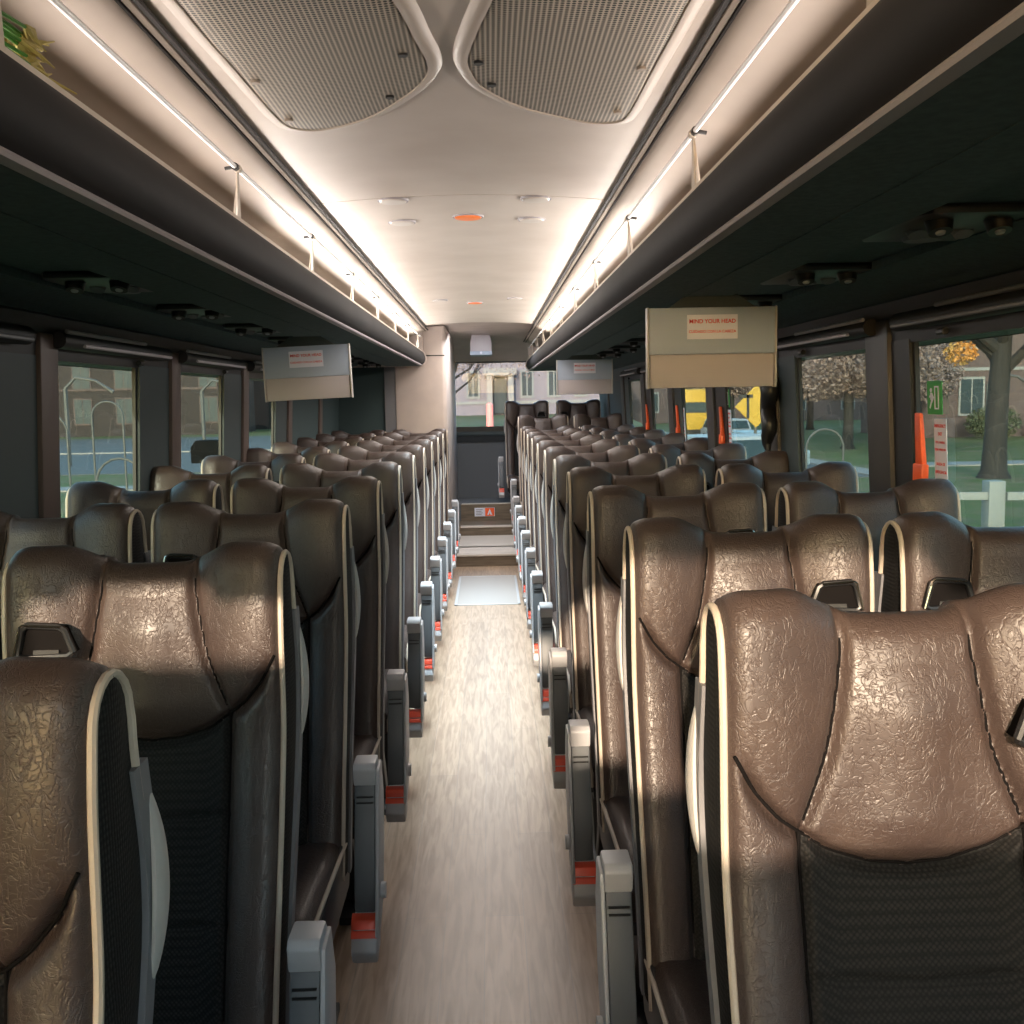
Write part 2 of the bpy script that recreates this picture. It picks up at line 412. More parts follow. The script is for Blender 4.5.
def build_guide(side, kind):
    """belt guide: a bezel let into the shoulder of the wing"""
    s = side if kind == 'aisle' else -side
    x0, z0 = s*.150, 1.065
    def fy(x, z): return float(front_y(np.array([x]), np.array([z]))[0])
    pts2 = [(-.046, -.022), (-.030, .026), (.036, .030), (.050, -.026)]
    if s < 0: pts2 = [(-a, b) for a, b in pts2]
    y0 = min(fy(x0+a, z0+b) for a, b in pts2)-.004
    bz = MB(); loop = []
    n = len(pts2)
    P = []
    for k in range(n):
        a = np.array(pts2[k]); b = np.array(pts2[(k+1) % n])
        for t in (.12, .5, .88): P.append(a*(1-t)+b*t)
    P.append(P[0])
    bz.tube([(x0+p[0], y0-.004+.2*abs(p[1]-.03)*.0, z0+p[1]) for p in P], .0062, 8)
    hole = MB(); hole.prism([(x0+a*.9, z0+b*.9) for a, b in pts2], 1, y0-.001, y0+.03)
    trim = MB(); q = [pts2[1], pts2[2], pts2[3]]; P = []
    for a, b in zip(q[:-1], q[1:]):
        for t in np.linspace(0.06, .94, 6): P.append(np.array(a)*(1-t)+np.array(b)*t)
    trim.tube([(x0+p[0]*1.04, y0-.0105, z0+p[1]*1.04) for p in P], .0024, 6)
    st = MB(); vs = []; fs = []; zz = np.linspace(z0-.012, z0-.20, 12)
    for k, z in enumerate(zz):
        xc = x0+s*.02*(k/11); y = fy(xc, z)-.006 if k > 2 else y0-.006
        vs += [(xc-.021, y, z), (xc+.021, y, z), (xc+.021, y+.002, z), (xc-.021, y+.002, z)]
    for k in range(11):
        for q4 in range(4): fs.append((k*4+q4, k*4+(q4+1) % 4, (k+1)*4+(q4+1) % 4, (k+1)*4+q4))
    st.add(vs, fs)
    return {'belt_guide': (bz, M['black']), 'opening': (hole, M['thread']), 'chrome_trim': (trim, M['chrome']), 'belt_strap': (st, M['belt'])}
def build_lower(side, short=0.):
    """cushion, frame, legs, armrest"""
    res = {}; yb, yf = -.20, -.70
    ny, nx = 34, 33; vs = []; fs = []
    xs = np.linspace(-W, W, nx)
    sec = np.linspace(0, 1, ny)
    for i, t in enumerate(sec):
        y = yb+(yf-yb)*t
        for x in xs:
            a = abs(x); z = .425+.03*t - .05*max(0, (t-.86)/.14)**2 + .020*float(sst(.10, .19, np.array(a)))
            e = max(0, (a-(W-.03))/.03); z -= .028*(1-math.sqrt(max(0, 1-.96*e*e)))
            z -= .006*math.exp(-((a-.137)/.005)**2); vs.append((x, y, z))
    base = len(vs)
    for i in range(ny-1):
        for j in range(nx-1): fs.append((i*nx+j, i*nx+j+1, (i+1)*nx+j+1, (i+1)*nx+j))
    # skirt
    ring = [(0, j) for j in range(nx)] + [(i, nx-1) for i in range(1, ny)] + [(ny-1, j) for j in range(nx-2, -1, -1)] + [(i, 0) for i in range(ny-2, 0, -1)]
    for (i, j) in ring:
        v = vs[i*nx+j]; vs.append((v[0]*.985, v[1]+(.035 if i == ny-1 else 0), .33))
    n = len(ring)
    for k in range(n):
        k2 = (k+1) % n; a = ring[k]; b = ring[k2]; fs.append((a[0]*nx+a[1], b[0]*nx+b[1], base+k2, base+k))
    fs.append(tuple(base+k for k in range(n)))
    c = MB(); c.add(vs, fs); res['seat_cushion'] = (c, M['leather'])
    for sx in (-1, 1):
        j = 0 if sx < 0 else nx-1
        tp = [(sx*(W+.003), vs[i*nx+j][1], vs[i*nx+j][2]) for i in range(1, ny, 2)]
        tp += [(sx*(W), yf-.004, .39), (sx*(W-.002), yf+.012, .345)]
        p = MB(); p.tube(tp, .0048, 8); res['cushion_piping%d' % sx] = (p, M['piping'])
    fr = MB(); fr.box((-W+.01, -.64, .285), (W-.01, -.16, .335)); fr.box((-W+.02, -.20, .26), (W-.02, -.155, .42))
    res['seat_frame'] = (fr, M['frame'])
    for nm, x in (('leg0', -.17), ('leg1', .17)):
        l = MB()
        for y0, y1 in ((-.58, -.42), (-.20, -.38)):
            l.hexa([(x-.02, y1-.03, short), (x+.02, y1-.03, short), (x+.02, y1+.03, short), (x-.02, y1+.03, short), (x-.02, y0-.03, .29), (x+.02, y0-.03, .29), (x+.02, y0+.03, .29), (x-.02, y0+.03, .29)])
        l.box((x-.03, -.56, short), (x+.03, -.20, short+.022)); res[nm] = (l, M['frame'])
    # reading side cover below the cushion
    sc = MB(); sx = -side; sc.prism([(-.62, .30), (-.18, .30), (-.10, .40), (-.19, .44), (-.66, .40)], 0, sx*(W+.002), sx*(W-.012)); res['side_cover'] = (sc, M['frame'])
    return res
def build_arm(side):
    sx = -side; xc = sx*(.288); hw = .0235     # .5335-.245
    res = {}
    # raised armrest: y/z outline leaning with the back
    def bar(x0, x1, poly): m = MB(); m.prism(poly, 0, x0, x1); return m
    body = [(-.268, .600), (-.225, .600), (-.275, .34), (-.345, .318), (-.335, .40)]
    res['armrest'] = (bar(xc-hw, xc+hw-.0, body), M['arm_dark'])
    capm = MB(); capm.prism([(-.276, .585), (-.283, .625), (-.272, .637), (-.215, .637), (-.198, .615), (-.222, .585)], 0, xc-hw-.002, xc+hw+.002); res['end_cap'] = (capm, M['arm_light'])
    xi = xc+sx*hw
    side_p = MB(); side_p.prism([(-.266, .615), (-.205, .622), (-.178, .54), (-.200, .42), (-.255, .31), (-.33, .265), (-.375, .275), (-.352, .33), (-.325, .42)], 0, xi, xi+sx*.008); res['side_plate'] = (side_p, M['arm_light'])
    piv = MB(); piv.tube([(xi-sx*.002, -.29, .345), (xi+sx*.018, -.29, .345)], .018, 14); piv.tube([(xi-sx*.03, -.25, .30), (xi+sx*.002, -.25, .30)], .03, 14); res['pivot'] = (piv, M['arm_light'])
    blk = MB(); xo = xc-sx*hw*1.0
    blk.prism([(-.350, .300), (-.385, .245), (-.365, .212), (-.30, .225), (-.29, .300)], 0, xc-hw-.006, xc+hw+.004); res['lower_block'] = (blk, M['arm_light'])
    rd = MB()
    rd.hexa([(xc-hw-.007, -.362, .288), (xc+hw+.005, -.362, .288), (xc+hw+.005, -.34, .296), (xc-hw-.007, -.34, .296), (xc-hw-.007, -.352, .306), (xc+hw+.005, -.352, .306), (xc+hw+.005, -.33, .312), (xc-hw-.007, -.33, .312)])
    rd.hexa([(xc-hw-.007, -.371, .272), (xc+hw+.005, -.371, .272), (xc+hw+.005, -.345, .280), (xc-hw-.007, -.345, .280), (xc-hw-.007, -.364, .284), (xc+hw+.005, -.364, .284), (xc+hw+.005, -.342, .290), (xc-hw-.007, -.342, .290)])
    res['red_stripe'] = (rd, M['red'])
    ln = MB()
    for z in (.560, .548): ln.box((xc-hw*.8, -.2705-(.6-z)*.335-.0012, z), (xc+hw*.8, -.262-(.6-z)*.3, z+.003))
    res['grip_line'] = (ln, M['black'])
    return res

PROTO = {}
def strip(n): return n.rstrip('0123456789-')
def make_meshes(d, bev={}):
    out = {}
    for k, v in d.items():
        me = v[0].mesh(strip(k), v[1], smooth=(k not in bev), bevel=bev.get(k, 0))
        if hasattr(v[0], 'normals') and len(v[0].normals) == len(me.vertices):
            ns = v[0].normals; p0 = me.polygons[len(me.polygons)//2]
            if Vector(ns[p0.vertices[0]]).dot(p0.normal) < 0: me.flip_normals()
            me.normals_split_custom_set_from_vertices(ns)
        out[k] = me
    return out
for side in (1, -1):
    bk = make_meshes(build_back(side))
    for short in (0., .22):
        lo = make_meshes(build_lower(side, short), {'seat_frame': .004, 'leg0': .003, 'leg1': .003, 'side_cover': .003})
        ar = make_meshes(build_arm(side), {'armrest': .006, 'end_cap': .005, 'side_plate': .003, 'lower_block': .006, 'red_stripe': .0015, 'grip_line': .0006})
        for kind in ('aisle', 'window'):
            PROTO[(side, kind, short)] = (bk, lo, ar if kind == 'aisle' else None, make_meshes(build_guide(side, kind)))
def make_seat(side, kind, loc, label, group, short=0.):
    bk, lo, ar, gu = PROTO[(side, kind, short)]
    t = thing('coach_seat', label, 'seat', loc, 0, group)
    for k in ('headrest', 'backrest', 'mesh_insert', 'side_gusset-1', 'side_gusset1', 'seam', 'piping-1', 'piping1', 'back_shell', 'grab_handle'): obj(strip(k), bk[k], t)
    for k, me in lo.items():
        obj(strip(k) if not k.startswith('leg') else 'leg', me, t)
    if ar:
        a = obj('armrest', ar['armrest'], t)
        for k in ('end_cap', 'side_plate', 'pivot', 'lower_block', 'red_stripe', 'grip_line'):
            c = obj(k, ar[k], a)
            if k == 'end_cap': c['label'] = 'pale grey cap of the raised armrest'
            if k == 'red_stripe': c['label'] = 'red stripes at the foot of the armrest'
    b = obj('belt_guide', gu['belt_guide'], t)
    for k in ('opening', 'chrome_trim'): obj(k, gu[k], b)
    obj('belt_strap', gu['belt_strap'], t)
    return t
ORD = ['first', 'second', 'third', 'fourth', 'fifth', 'sixth', 'seventh', 'eighth', 'ninth', 'tenth', 'eleventh', 'twelfth']
PITCH = .76; YR, YL = 1.225, 1.0
AX, WX = .5335, 1.060
for side, y0, nrow in ((1, YR, 12), (-1, YL, 11)):
    word = 'right' if side > 0 else 'left'
    for i in range(nrow):
        z = .085 if (side > 0 and i == 11) else 0
        for kind, X in (('aisle', AX), ('window', WX)):
            if kind == 'window' and i == 0: continue          # outside the picture
            where = 'aisle' if kind == 'aisle' else 'window'
            lab = f'brown leather {where} seat with cream piping, {ORD[i]} row from the front, {word} of the aisle'
            if z: lab = f'brown leather {where} seat on the low step, twelfth and raised row {word} of the aisle'
            if i == 0: lab = f'large brown leather {where} seat nearest the viewer, cut off at the bottom {word} corner'
            X2 = X+(.012 if side < 0 else .006)*(kind == 'aisle')+(.012 if side < 0 and i == 0 else 0)
            make_seat(side, kind, (side*X2, y0+PITCH*i-(.03 if side < 0 and i == 0 else 0), z), lab, f'coach seats in rows {word} of the aisle')
for X, kind in ((.44, 'aisle'), (.99, 'window')):
    make_seat(1, kind, (X, 10.98, .215), f'dark tall {kind} seat of the raised last row against the rear window', 'raised last row at the rear window', .22 if False else 0.)

# ------------------------------------------------------------------ floor, steps
Y0, YB = -1.4, 11.35
f = MB(); f.box((-1.36, Y0, -.06), (1.36, 8.86, 0)); struct('floor', f, M['floor'])
w = .275
a = MB(); a.box((-.9, 8.86, -.06), (.40, 10.13, .104)); a.box((.40, 8.9, -.06), (1.34, 10.13, .084)); struct('floor_step', a, M['riser'])
a = MB(); a.box((-1.34, 10.13, -.06), (1.34, 10.63, .197)); struct('floor_step.001', a, M['riser'])
a = MB(); a.box((-1.34, 10.63, -.06), (1.34, YB, .37)); struct('floor_rear', a, M['carpet'])
for i, (y, z) in enumerate(((8.86, .104), (9.30, .104), (10.13, .197), (10.63, .37))):
    n = MB(); n.box((-.268, y-.012, z-.014), (.268, y+.05, z+.003)); struct('trim_%d' % (60+i), n, M['nosing'], bevel=.002)
tr = MB(); tr.box((-.268, 8.92, .104), (.268, 10.10, .107)); struct('trim_64', tr, M['hatch'] if False else M['nosing'])
# floor hatch in the aisle
h = thing('floor_hatch', 'square silver-edged hatch set in the aisle floor before the steps', 'hatch', (0, 7.75, 0))
m = MB(); a0, b0, a1, b1 = -.235, -.60, .235, .60
m.box((a0, b0, 0), (a1, b0+.022, .004)); m.box((a0, b1-.022, 0), (a1, b1, .004)); m.box((a0, b0, 0), (a0+.018, b1, .004)); m.box((a1-.018, b0, 0), (a1, b1, .004))
part('frame', m, M['hatch'], h); m = MB(); m.box((a0+.018, b0+.022, 0), (a1-.018, b1-.022, .0025)); part('lid', m, mat('hatch_lid', (.36, .33, .31), .3), h)
mb = MB(); mb.box((-.275, 10.614, .198), (.275, 10.63, .366)); struct('trim_65', mb, M['riser'])
# warning sticker on the top riser
s = thing('step_sticker', 'small white and orange warning sticker on the top step riser', 'sticker', (-.03, 10.612, .285))
m = MB(); m.box((-.105, -.003, -.045), (.105, 0, .045)); part('backing', m, M['white'], s)
m = MB(); m.box((.005, -.004, -.042), (.100, -.003, .042)); part('orange_field', m, M['orange'], s, label='orange half of the sticker')
m = MB(); m.prism([(.025, -.03), (.045, -.03), (.0525, .0), (.06, -.03), (.08, -.03), (.0525, .034)], 1, -.0055, -.004); part('warning_symbol', m, M['white'], s)
m = MB()
for k in range(4): m.box((-.09, -.0038, .022-.017*k), (-.02-.012*(k % 2), -.003, .028-.017*k))
part('text_lines', m, M['shell'], s)

# ------------------------------------------------------------------ shell of the bus
XC = -.025            # centre line of the ceiling
def ext(profile, y0, y1, m, name, closed=True, smooth=False, bev=0):
    mb = MB(); mb.prism(profile, 1, y0, y1); return struct(name, mb, m, smooth, bev)
gx = .45; CZ = 2.055
# ceiling centre panel: slight crown
mb = MB(); n = 12; xs = np.linspace(-gx, gx, n+1)
low = [(XC+x, CZ+.022*(1-(x/gx)**2)) for x in xs]; ys = [Y0, 3.24, 3.2405, 6.6, 6.6005, 8.2]
poly = low+[(XC+gx, CZ+.05), (XC-gx, CZ+.05)]
mb.prism(poly, 1, Y0, 3.236); mb.prism(poly, 1, 3.243, 6.596); mb.prism(poly, 1, 6.603, 8.45)
ce = struct('ceiling', mb, M['ceil'])
# sloping rear part and header above the rear window
mb = MB(); pts = [(8.45, 2.077), (8.9, 2.09), (9.4, 2.10), (10.2, 2.10), (10.8, 2.08), (11.15, 1.98), (11.30, 1.862)]
vs = []; fs = []
for (y, z) in pts:
    for x in (-1.3, -.5, 0, .5, 1.3): vs.append((x, y, z)); 
for i in range(len(pts)-1):
    for k in range(4): fs.append((i*5+k, i*5+k+1, (i+1)*5+k+1, (i+1)*5+k))
mb.add(vs, fs); struct('ceiling_rear', mb, M['bulk'], smooth=True)
mb = MB(); outer = [(-1.40, 1.60), (-1.36, 1.95), (-1.15, 2.14), (-.6, 2.20), (.6, 2.20), (1.15, 2.14), (1.36, 1.95), (1.40, 1.60)]
inner = [(x*.985, z-.012) for x, z in outer][::-1]
for a_, b_ in zip(range(len(outer)-1), range(len(outer)-1)):
    p, q = outer[a_], outer[a_+1]; p2, q2 = (p[0]*.985, p[1]-.012), (q[0]*.985, q[1]-.012)
    mb.prism([p, q, q2, p2], 1, Y0, YB+.05)
struct('ceiling_roof', mb, M['dark'])
# ceiling edge grooves + cove panels + rack body per side
def rack(side, y1, idx):
    word = 'right' if side > 0 else 'left'
    X = lambda x: XC*1.0+side*x
    r = thing('luggage_rack', f'long overhead luggage rack with chrome rail {word} of the ceiling', 'luggage rack', (0, 0, 0), 0, 'overhead luggage racks')
    y0 = -.6
    def ex(name, prof, m, smooth=False, y_0=y0, y_1=y1, label=None):
        mb = MB(); mb.prism([(X(x), z) for x, z in prof], 1, y_0, y_1); return part(name, mb, m, r, smooth, label=label)
    # front nose: lip, bulging dark front, pale lower edge, soffit
    nose = [(.520, 1.868), (.505, 1.872), (.494, 1.866), (.482, 1.850), (.473, 1.828), (.470, 1.805), (.474, 1.785), (.484, 1.768), (.500, 1.757), (.520, 1.756), (.520, 1.775), (.53, 1.83)]
    ex('rack_front', nose, M['rackfront'], True)
    ex('lip_trim', [(.494, 1.866), (.499, 1.878), (.510, 1.881), (.524, 1.874), (.524, 1.866), (.508, 1.868)], M['strap'], True)
    ex('lower_trim', [(.500, 1.757), (.497, 1.752), (.500, 1.747), (.520, 1.7455), (.520, 1.757)], M['screenlow'], True)
    ex('tray', [(.524, 1.85), (.56, 1.800), (1.30, 1.800), (1.30, 1.782), (.53, 1.782), (.515, 1.80)], M['cove'])
    ex('soffit', [(.520, 1.782), (.520, 1.745), (.66, 1.7445), (.66, 1.7425), (.665, 1.7425), (.665, 1.7445), (.80, 1.745), (.803, 1.7785), (1.045, 1.7785), (1.045, 1.757), (1.08, 1.752), (1.20, 1.727), (1.235, 1.715), (1.30, 1.715), (1.30, 1.782)], M['soffit'])
    # inside of the rack: sloping cove from the ceiling groove back to the wall
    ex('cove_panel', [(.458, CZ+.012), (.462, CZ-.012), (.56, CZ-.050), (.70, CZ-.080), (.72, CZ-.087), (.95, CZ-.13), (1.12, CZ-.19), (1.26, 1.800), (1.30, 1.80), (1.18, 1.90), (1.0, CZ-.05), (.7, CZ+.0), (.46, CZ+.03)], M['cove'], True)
    ex('groove_strip', [(.438, CZ-.004), (.4385, CZ-.010), (.447, CZ-.010), (.447, CZ-.002)], M['gap'])
    ex('groove_lip', [(.449, CZ-.001), (.449, CZ-.013), (.457, CZ-.016), (.461, CZ-.012), (.461, CZ)], M['cove'])
    ex('groove_shadow_gap', [(.462, CZ-.006), (.462, CZ-.0165), (.466, CZ-.0175), (.466, CZ-.006)], M['gap'])
    # rail and straps
    rl = MB(); ysr = list(np.arange(y0, y1-.05, .98)); 
    rl.tube([(X(.500), y, 1.988) for y in np.linspace(y0, y1-.06, 40)], .0055, 10); part('rail', rl, M['silver'], r, True)
    yo = 2.44 if side < 0 else 2.18
    ys_ = [yo+1.0*k for k in range(-2, 10) if yo+1.0*k < y1-.1]
    if side < 0: ys_[1] = 1.27

    for y in ys_:
        st = MB()
        # loop around the rail, two narrow legs widening down to the lip
        for s2, dy, dx in ((1, -.004, .0), (-1, .028, .018)):
            st.hexa([(X(.502+dx)-.0012, y+dy-.012+(.02 if s2 < 0 else -.0), 1.872), (X(.502+dx)+.0012, y+dy-.018, 1.872), (X(.502+dx)+.0012, y+dy+.022, 1.872), (X(.502+dx)-.0012, y+dy+.022, 1.872),
                     (X(.5)-.0012, y-.005, 1.99), (X(.5)+.0012, y-.005, 1.99), (X(.5)+.0012, y+.006, 1.99), (X(.5)-.0012, y+.006, 1.99)])
        st.tube([(X(.5), y-.008, 1.988), (X(.5), y+.008, 1.988)], .0095, 10)
        c = part('strap', st, M['strap'], r)
        cl = MB(); cl.tube([(X(.5), y-.028, 1.988), (X(.5), y-.014, 1.988)], .0085, 10); cl.tube([(X(.5), y-.02, 1.988), (X(.5)+side*.024, y-.02, 1.984)], .004, 6); part('clip', cl, M['black'], c)
    # rounded rear end cap
    ec = MB(); ec.prism([(X(x), z) for x, z in [(.495, 1.88), (.478, 1.86), (.464, 1.828), (.461, 1.80), (.468, 1.772), (.49, 1.748), (.53, 1.742), (1.2, 1.742), (1.25, 1.80), (1.1, 1.95), (.8, 2.02), (.50, 2.035), (.488, 1.99)]], 1, y1, y1+.03); part('end_cap', ec, M['bulk'], r, True, .012)
    return r
rack(-1, 8.86, 0); rack(1, 11.05, 1)
# small teal light window in the right rack nose near its end
# side walls, headers, sills, windows
POST = {-1: [2.99+1.22*k for k in range(-3, 5)], 1: [3.08+1.22*k for k in range(-3, 7)]}
wi = 0; ti = 0
for side, nm in ((-1, 'left'), (1, 'right')):
    X = lambda x: side*x
    yend = YB
    mb = MB(); mb.prism([(X(1.318), -.06), (X(1.318), .93), (X(1.305), .96), (X(1.40), .96), (X(1.40), -.06)], 1, Y0, yend); struct('wall_'+nm, mb, M['wall'])
    mb = MB(); mb.prism([(X(1.255), 1.590), (X(1.235), 1.715), (X(1.30), 1.80), (X(1.39), 1.80), (X(1.39), 1.590)], 1, Y0, yend); ti += 1; struct('trim_%d' % ti, mb, M['dark'])
    ps = POST[side]
    for k, y in enumerate(ps):
        def slab(yA, yB, x_in, x_out, z0, z1, lean=.035):
            m_ = MB(); xi0, xi1 = X(x_in), X(x_in-lean)
            m_.hexa([(xi0, yA, z0), (xi0, yB, z0), (X(x_out), yB, z0), (X(x_out), yA, z0), (xi1, yA, z1), (xi1, yB, z1), (X(x_out-lean), yB, z1), (X(x_out-lean), yA, z1)]); return m_
        wide = .12 if side < 0 else .18
        mb = slab(y, y+wide, 1.268, 1.312, .95, 1.665); ti += 1; struct('trim_%d' % ti, mb, M['post'] if side < 0 else mat('grey_post%d' % k, (.045, .042, .042), .5), bevel=.006)
        sc = MB(); sc.tube([(X(1.249), y+.04, 1.35), (X(1.243), y+.04, 1.35)], .005, 8); part('screw', sc, M['black'], None and None) if False else None
        # black seal beside the post, glass, slate panel before the next post
        ynext = y+1.22; g1 = ynext-(.35 if side < 0 else (.13 if k < 3 else .24))
        closed_bay = (side < 0 and y > 6.6) or (side > 0 and y > 8.9)
        if closed_bay:
            mb = slab(y+wide, min(ynext, yend), 1.285, 1.303, .95, 1.60); ti += 1; struct('trim_%d' % ti, mb, M['bulkdark'] if side < 0 else M['panel']); continue
        if ynext > yend: ynext = yend
        mb = slab(g1, ynext, 1.285, 1.303, .95, 1.60); ti += 1; struct('trim_%d' % ti, mb, M['panel'] if (k % 2 or side < 0) else M['dark'])
        mb = MB()
        for (ya, yb_) in ((y+wide, y+wide+.014), (g1-.014, g1)):
            mb.hexa([(X(1.295), ya, .95), (X(1.295), yb_, .95), (X(1.306), yb_, .95), (X(1.306), ya, .95), (X(1.261), ya, 1.595), (X(1.261), yb_, 1.595), (X(1.274), yb_, 1.595), (X(1.274), ya, 1.595)])
        wi += 1
        pane = MB(); xa, xb_ = 1.305, 1.271
        pane.hexa([(X(xa), y+wide, .95), (X(xa), g1, .95), (X(xa+.005), g1, .95), (X(xa+.005), y+wide, .95), (X(xb_), y+wide, 1.60), (X(xb_), g1, 1.60), (X(xb_+.005), g1, 1.60), (X(xb_+.005), y+wide, 1.60)])
        o = struct('window_%d' % wi, pane, M['glass'])
        part('window_frame', mb, M['dark'], o)
        # rolled shade under the header
        if y > 1.5:
            bay = ORD[k] if side < 0 else ORD[k]
            word = nm
            posn = ORD[max(0, k-2)]
            sh = thing('roller_blind', f'rolled-up dark blind with pale bars above the {posn} window on the {word}', 'blind', (X(1.2), y, 1.66), 0, f'rolled blinds above the {word} windows')
            t_ = MB(); t_.tube([(X(.022), .085, -.012), (X(.022), 1.10, -.012)], .026, 14); part('roller', t_, M['dark'], sh, True)
            t_ = MB(); t_.tube([(X(.0), .10, .012), (X(.0), .80, .012)], .0065, 8); part('upper_bar', t_, M['arm_light'] if y > 2.9 else M['shell'], sh, True)
            t_ = MB(); t_.tube([(X(-.004), .22, -.025), (X(-.004), 1.08, -.025)], .006, 8); part('lower_bar', t_, M['screenlow'] if y > 2.9 else M['shell'], sh, True)
            t_ = MB(); t_.tube([(X(.036), .82, -.054), (X(.036), .86, -.054)], .010, 8); part('bracket', t_, M['black'], sh, True)
# unseen front wall; its windscreen slot and left block shaped to cut the sun
mb = MB(); mb.box((-1.36, Y0-.06, -.06), (1.36, Y0, 1.60)); mb.box((-1.36, Y0-.06, 1.60), (-.45, Y0, 1.86)); mb.box((-1.36, Y0-.06, 2.06), (1.36, Y0, 2.2)); mb.box((-1.36, Y0-.06, 1.6), (-1.28, Y0, 2.06)); mb.box((1.28, Y0-.06, 1.6), (1.36, Y0, 2.06)); struct('wall_front', mb, M['dark'])
mb = MB(); mb.box((-1.28, Y0-.04, 1.6), (1.28, Y0-.03, 2.06)); struct('window_30', mb, M['glass_front'])

# ------------------------------------------------------------------ rear: wall, window, bulkhead
mb = MB()
mb.box((-1.34, YB, -.06), (1.34, YB+.06, 1.115)); mb.box((-1.34, YB, 1.87), (1.34, YB+.06, 2.2)); mb.box((-1.34, YB, 1.1), (-.40, YB+.06, 1.9)); mb.box((1.30, YB, 1.1), (1.34, YB+.06, 1.9)); struct('wall_rear', mb, M['carpet'])
mb = MB(); mb.box((-.40, YB+.02, 1.115), (1.30, YB+.025, 1.87)); wr = struct('window_31', mb, M['glass_rear'])
mb = MB(); mb.box((-.41, YB-.015, 1.10), (1.31, YB+.0, 1.155)); mb.box((-.41, YB-.015, 1.845), (1.31, YB, 1.875)); part('window_frame', mb, M['black'], wr)
mb = MB(); mb.box((-.40, YB-.03, 1.055), (1.31, YB, 1.098)); ti += 1; struct('trim_%d' % ti, mb, M['panel'], bevel=.004)
mb = MB(); mb.box((-.40, YB-.02, .985), (.25, YB, 1.05)); ti += 1; struct('trim_%d' % ti, mb, M['wall'])
# restroom bulkhead on the left
b = thing('restroom_bulkhead', 'taupe panelled restroom enclosure at the rear left beside the rear window', 'restroom', (-.85, 8.95, 0))
mb = MB(); mb.box((-.47, 0, -.0), (.07, 2.35, 2.075)); part('side_wall', mb, M['bulkdark'], b)
mb = MB(); mb.prism([(.085, -.03), (.50, -.03), (.525, 0), (.525, 2.36), (.085, 2.36)], 2, .105, 2.085); part('taupe_panel', mb, M['bulk'], b, bevel=.012, label='tall taupe door panel')
mb = MB(); mb.box((.09, -.035, 1.83), (.515, -.029, 1.838)); mb.box((.09, -.034, 1.88), (.30, -.030, 1.905)); part('panel_line', mb, M['gap'], b)
mb = MB(); mb.box((-.01, -.02, 0), (.085, .1, 1.78)); part('corner_post', mb, M['shell'], b)
# box lamp hanging from the rear slope
l = thing('ceiling_unit', 'small grey box unit on the beige slope above the rear window', 'wall unit', (-.03, 10.55, 1.98))
mb = MB(); mb.prism([(-.11, -.055), (.11, -.055), (.11, .04), (.085, .15), (-.085, .15), (-.11, .04)], 1, -.13, .25); part('housing', mb, M['screenlow'], l, bevel=.015)
mb = MB(); mb.box((-.112, -.135, -.085), (.112, .20, -.045)); part('base_panel', mb, M['screen'], l, bevel=.01)
mb = MB(); mb.tube([(0, -.137, -.062), (0, -.142, -.062)], .013, 12); part('lens', mb, M['white'], l)

# ------------------------------------------------------------------ ceiling fittings
def cz(x): return CZ+.022*(1-((x-XC)/gx)**2)
def closed_smooth(pts, n=8):
    P = [np.array(p) for p in pts]; out = []
    for i in range(len(P)):
        p0, p1, p2, p3 = P[i-1], P[i], P[(i+1) % len(P)], P[(i+2) % len(P)]
        for t in np.linspace(0, 1, n, endpoint=False):
            out.append(.5*((2*p1)+(-p0+p2)*t+(2*p0-5*p1+4*p2-p3)*t*t+(-p0+3*p1-3*p2+p3)*t**3))
    return out
GL = [(-.410, .95), (-.412, 1.64), (-.404, 1.94), (-.392, 2.28), (-.360, 2.365), (-.299, 2.372), (-.202, 2.30), (-.115, 2.16), (-.069, 2.05), (-.058, 1.96), (-.071, 1.84), (-.093, 1.66), (-.15, 1.40), (-.19, .98)]
GR = [(.362, .95), (.362, 1.66), (.358, 1.94), (.354, 2.24), (.338, 2.325), (.279, 2.345), (.21, 2.31), (.121, 2.24), (.047, 2.12), (.021, 2.02), (.017, 1.93), (.037, 1.79), (.062, 1.65), (.10, 1.40), (.14, .98)]
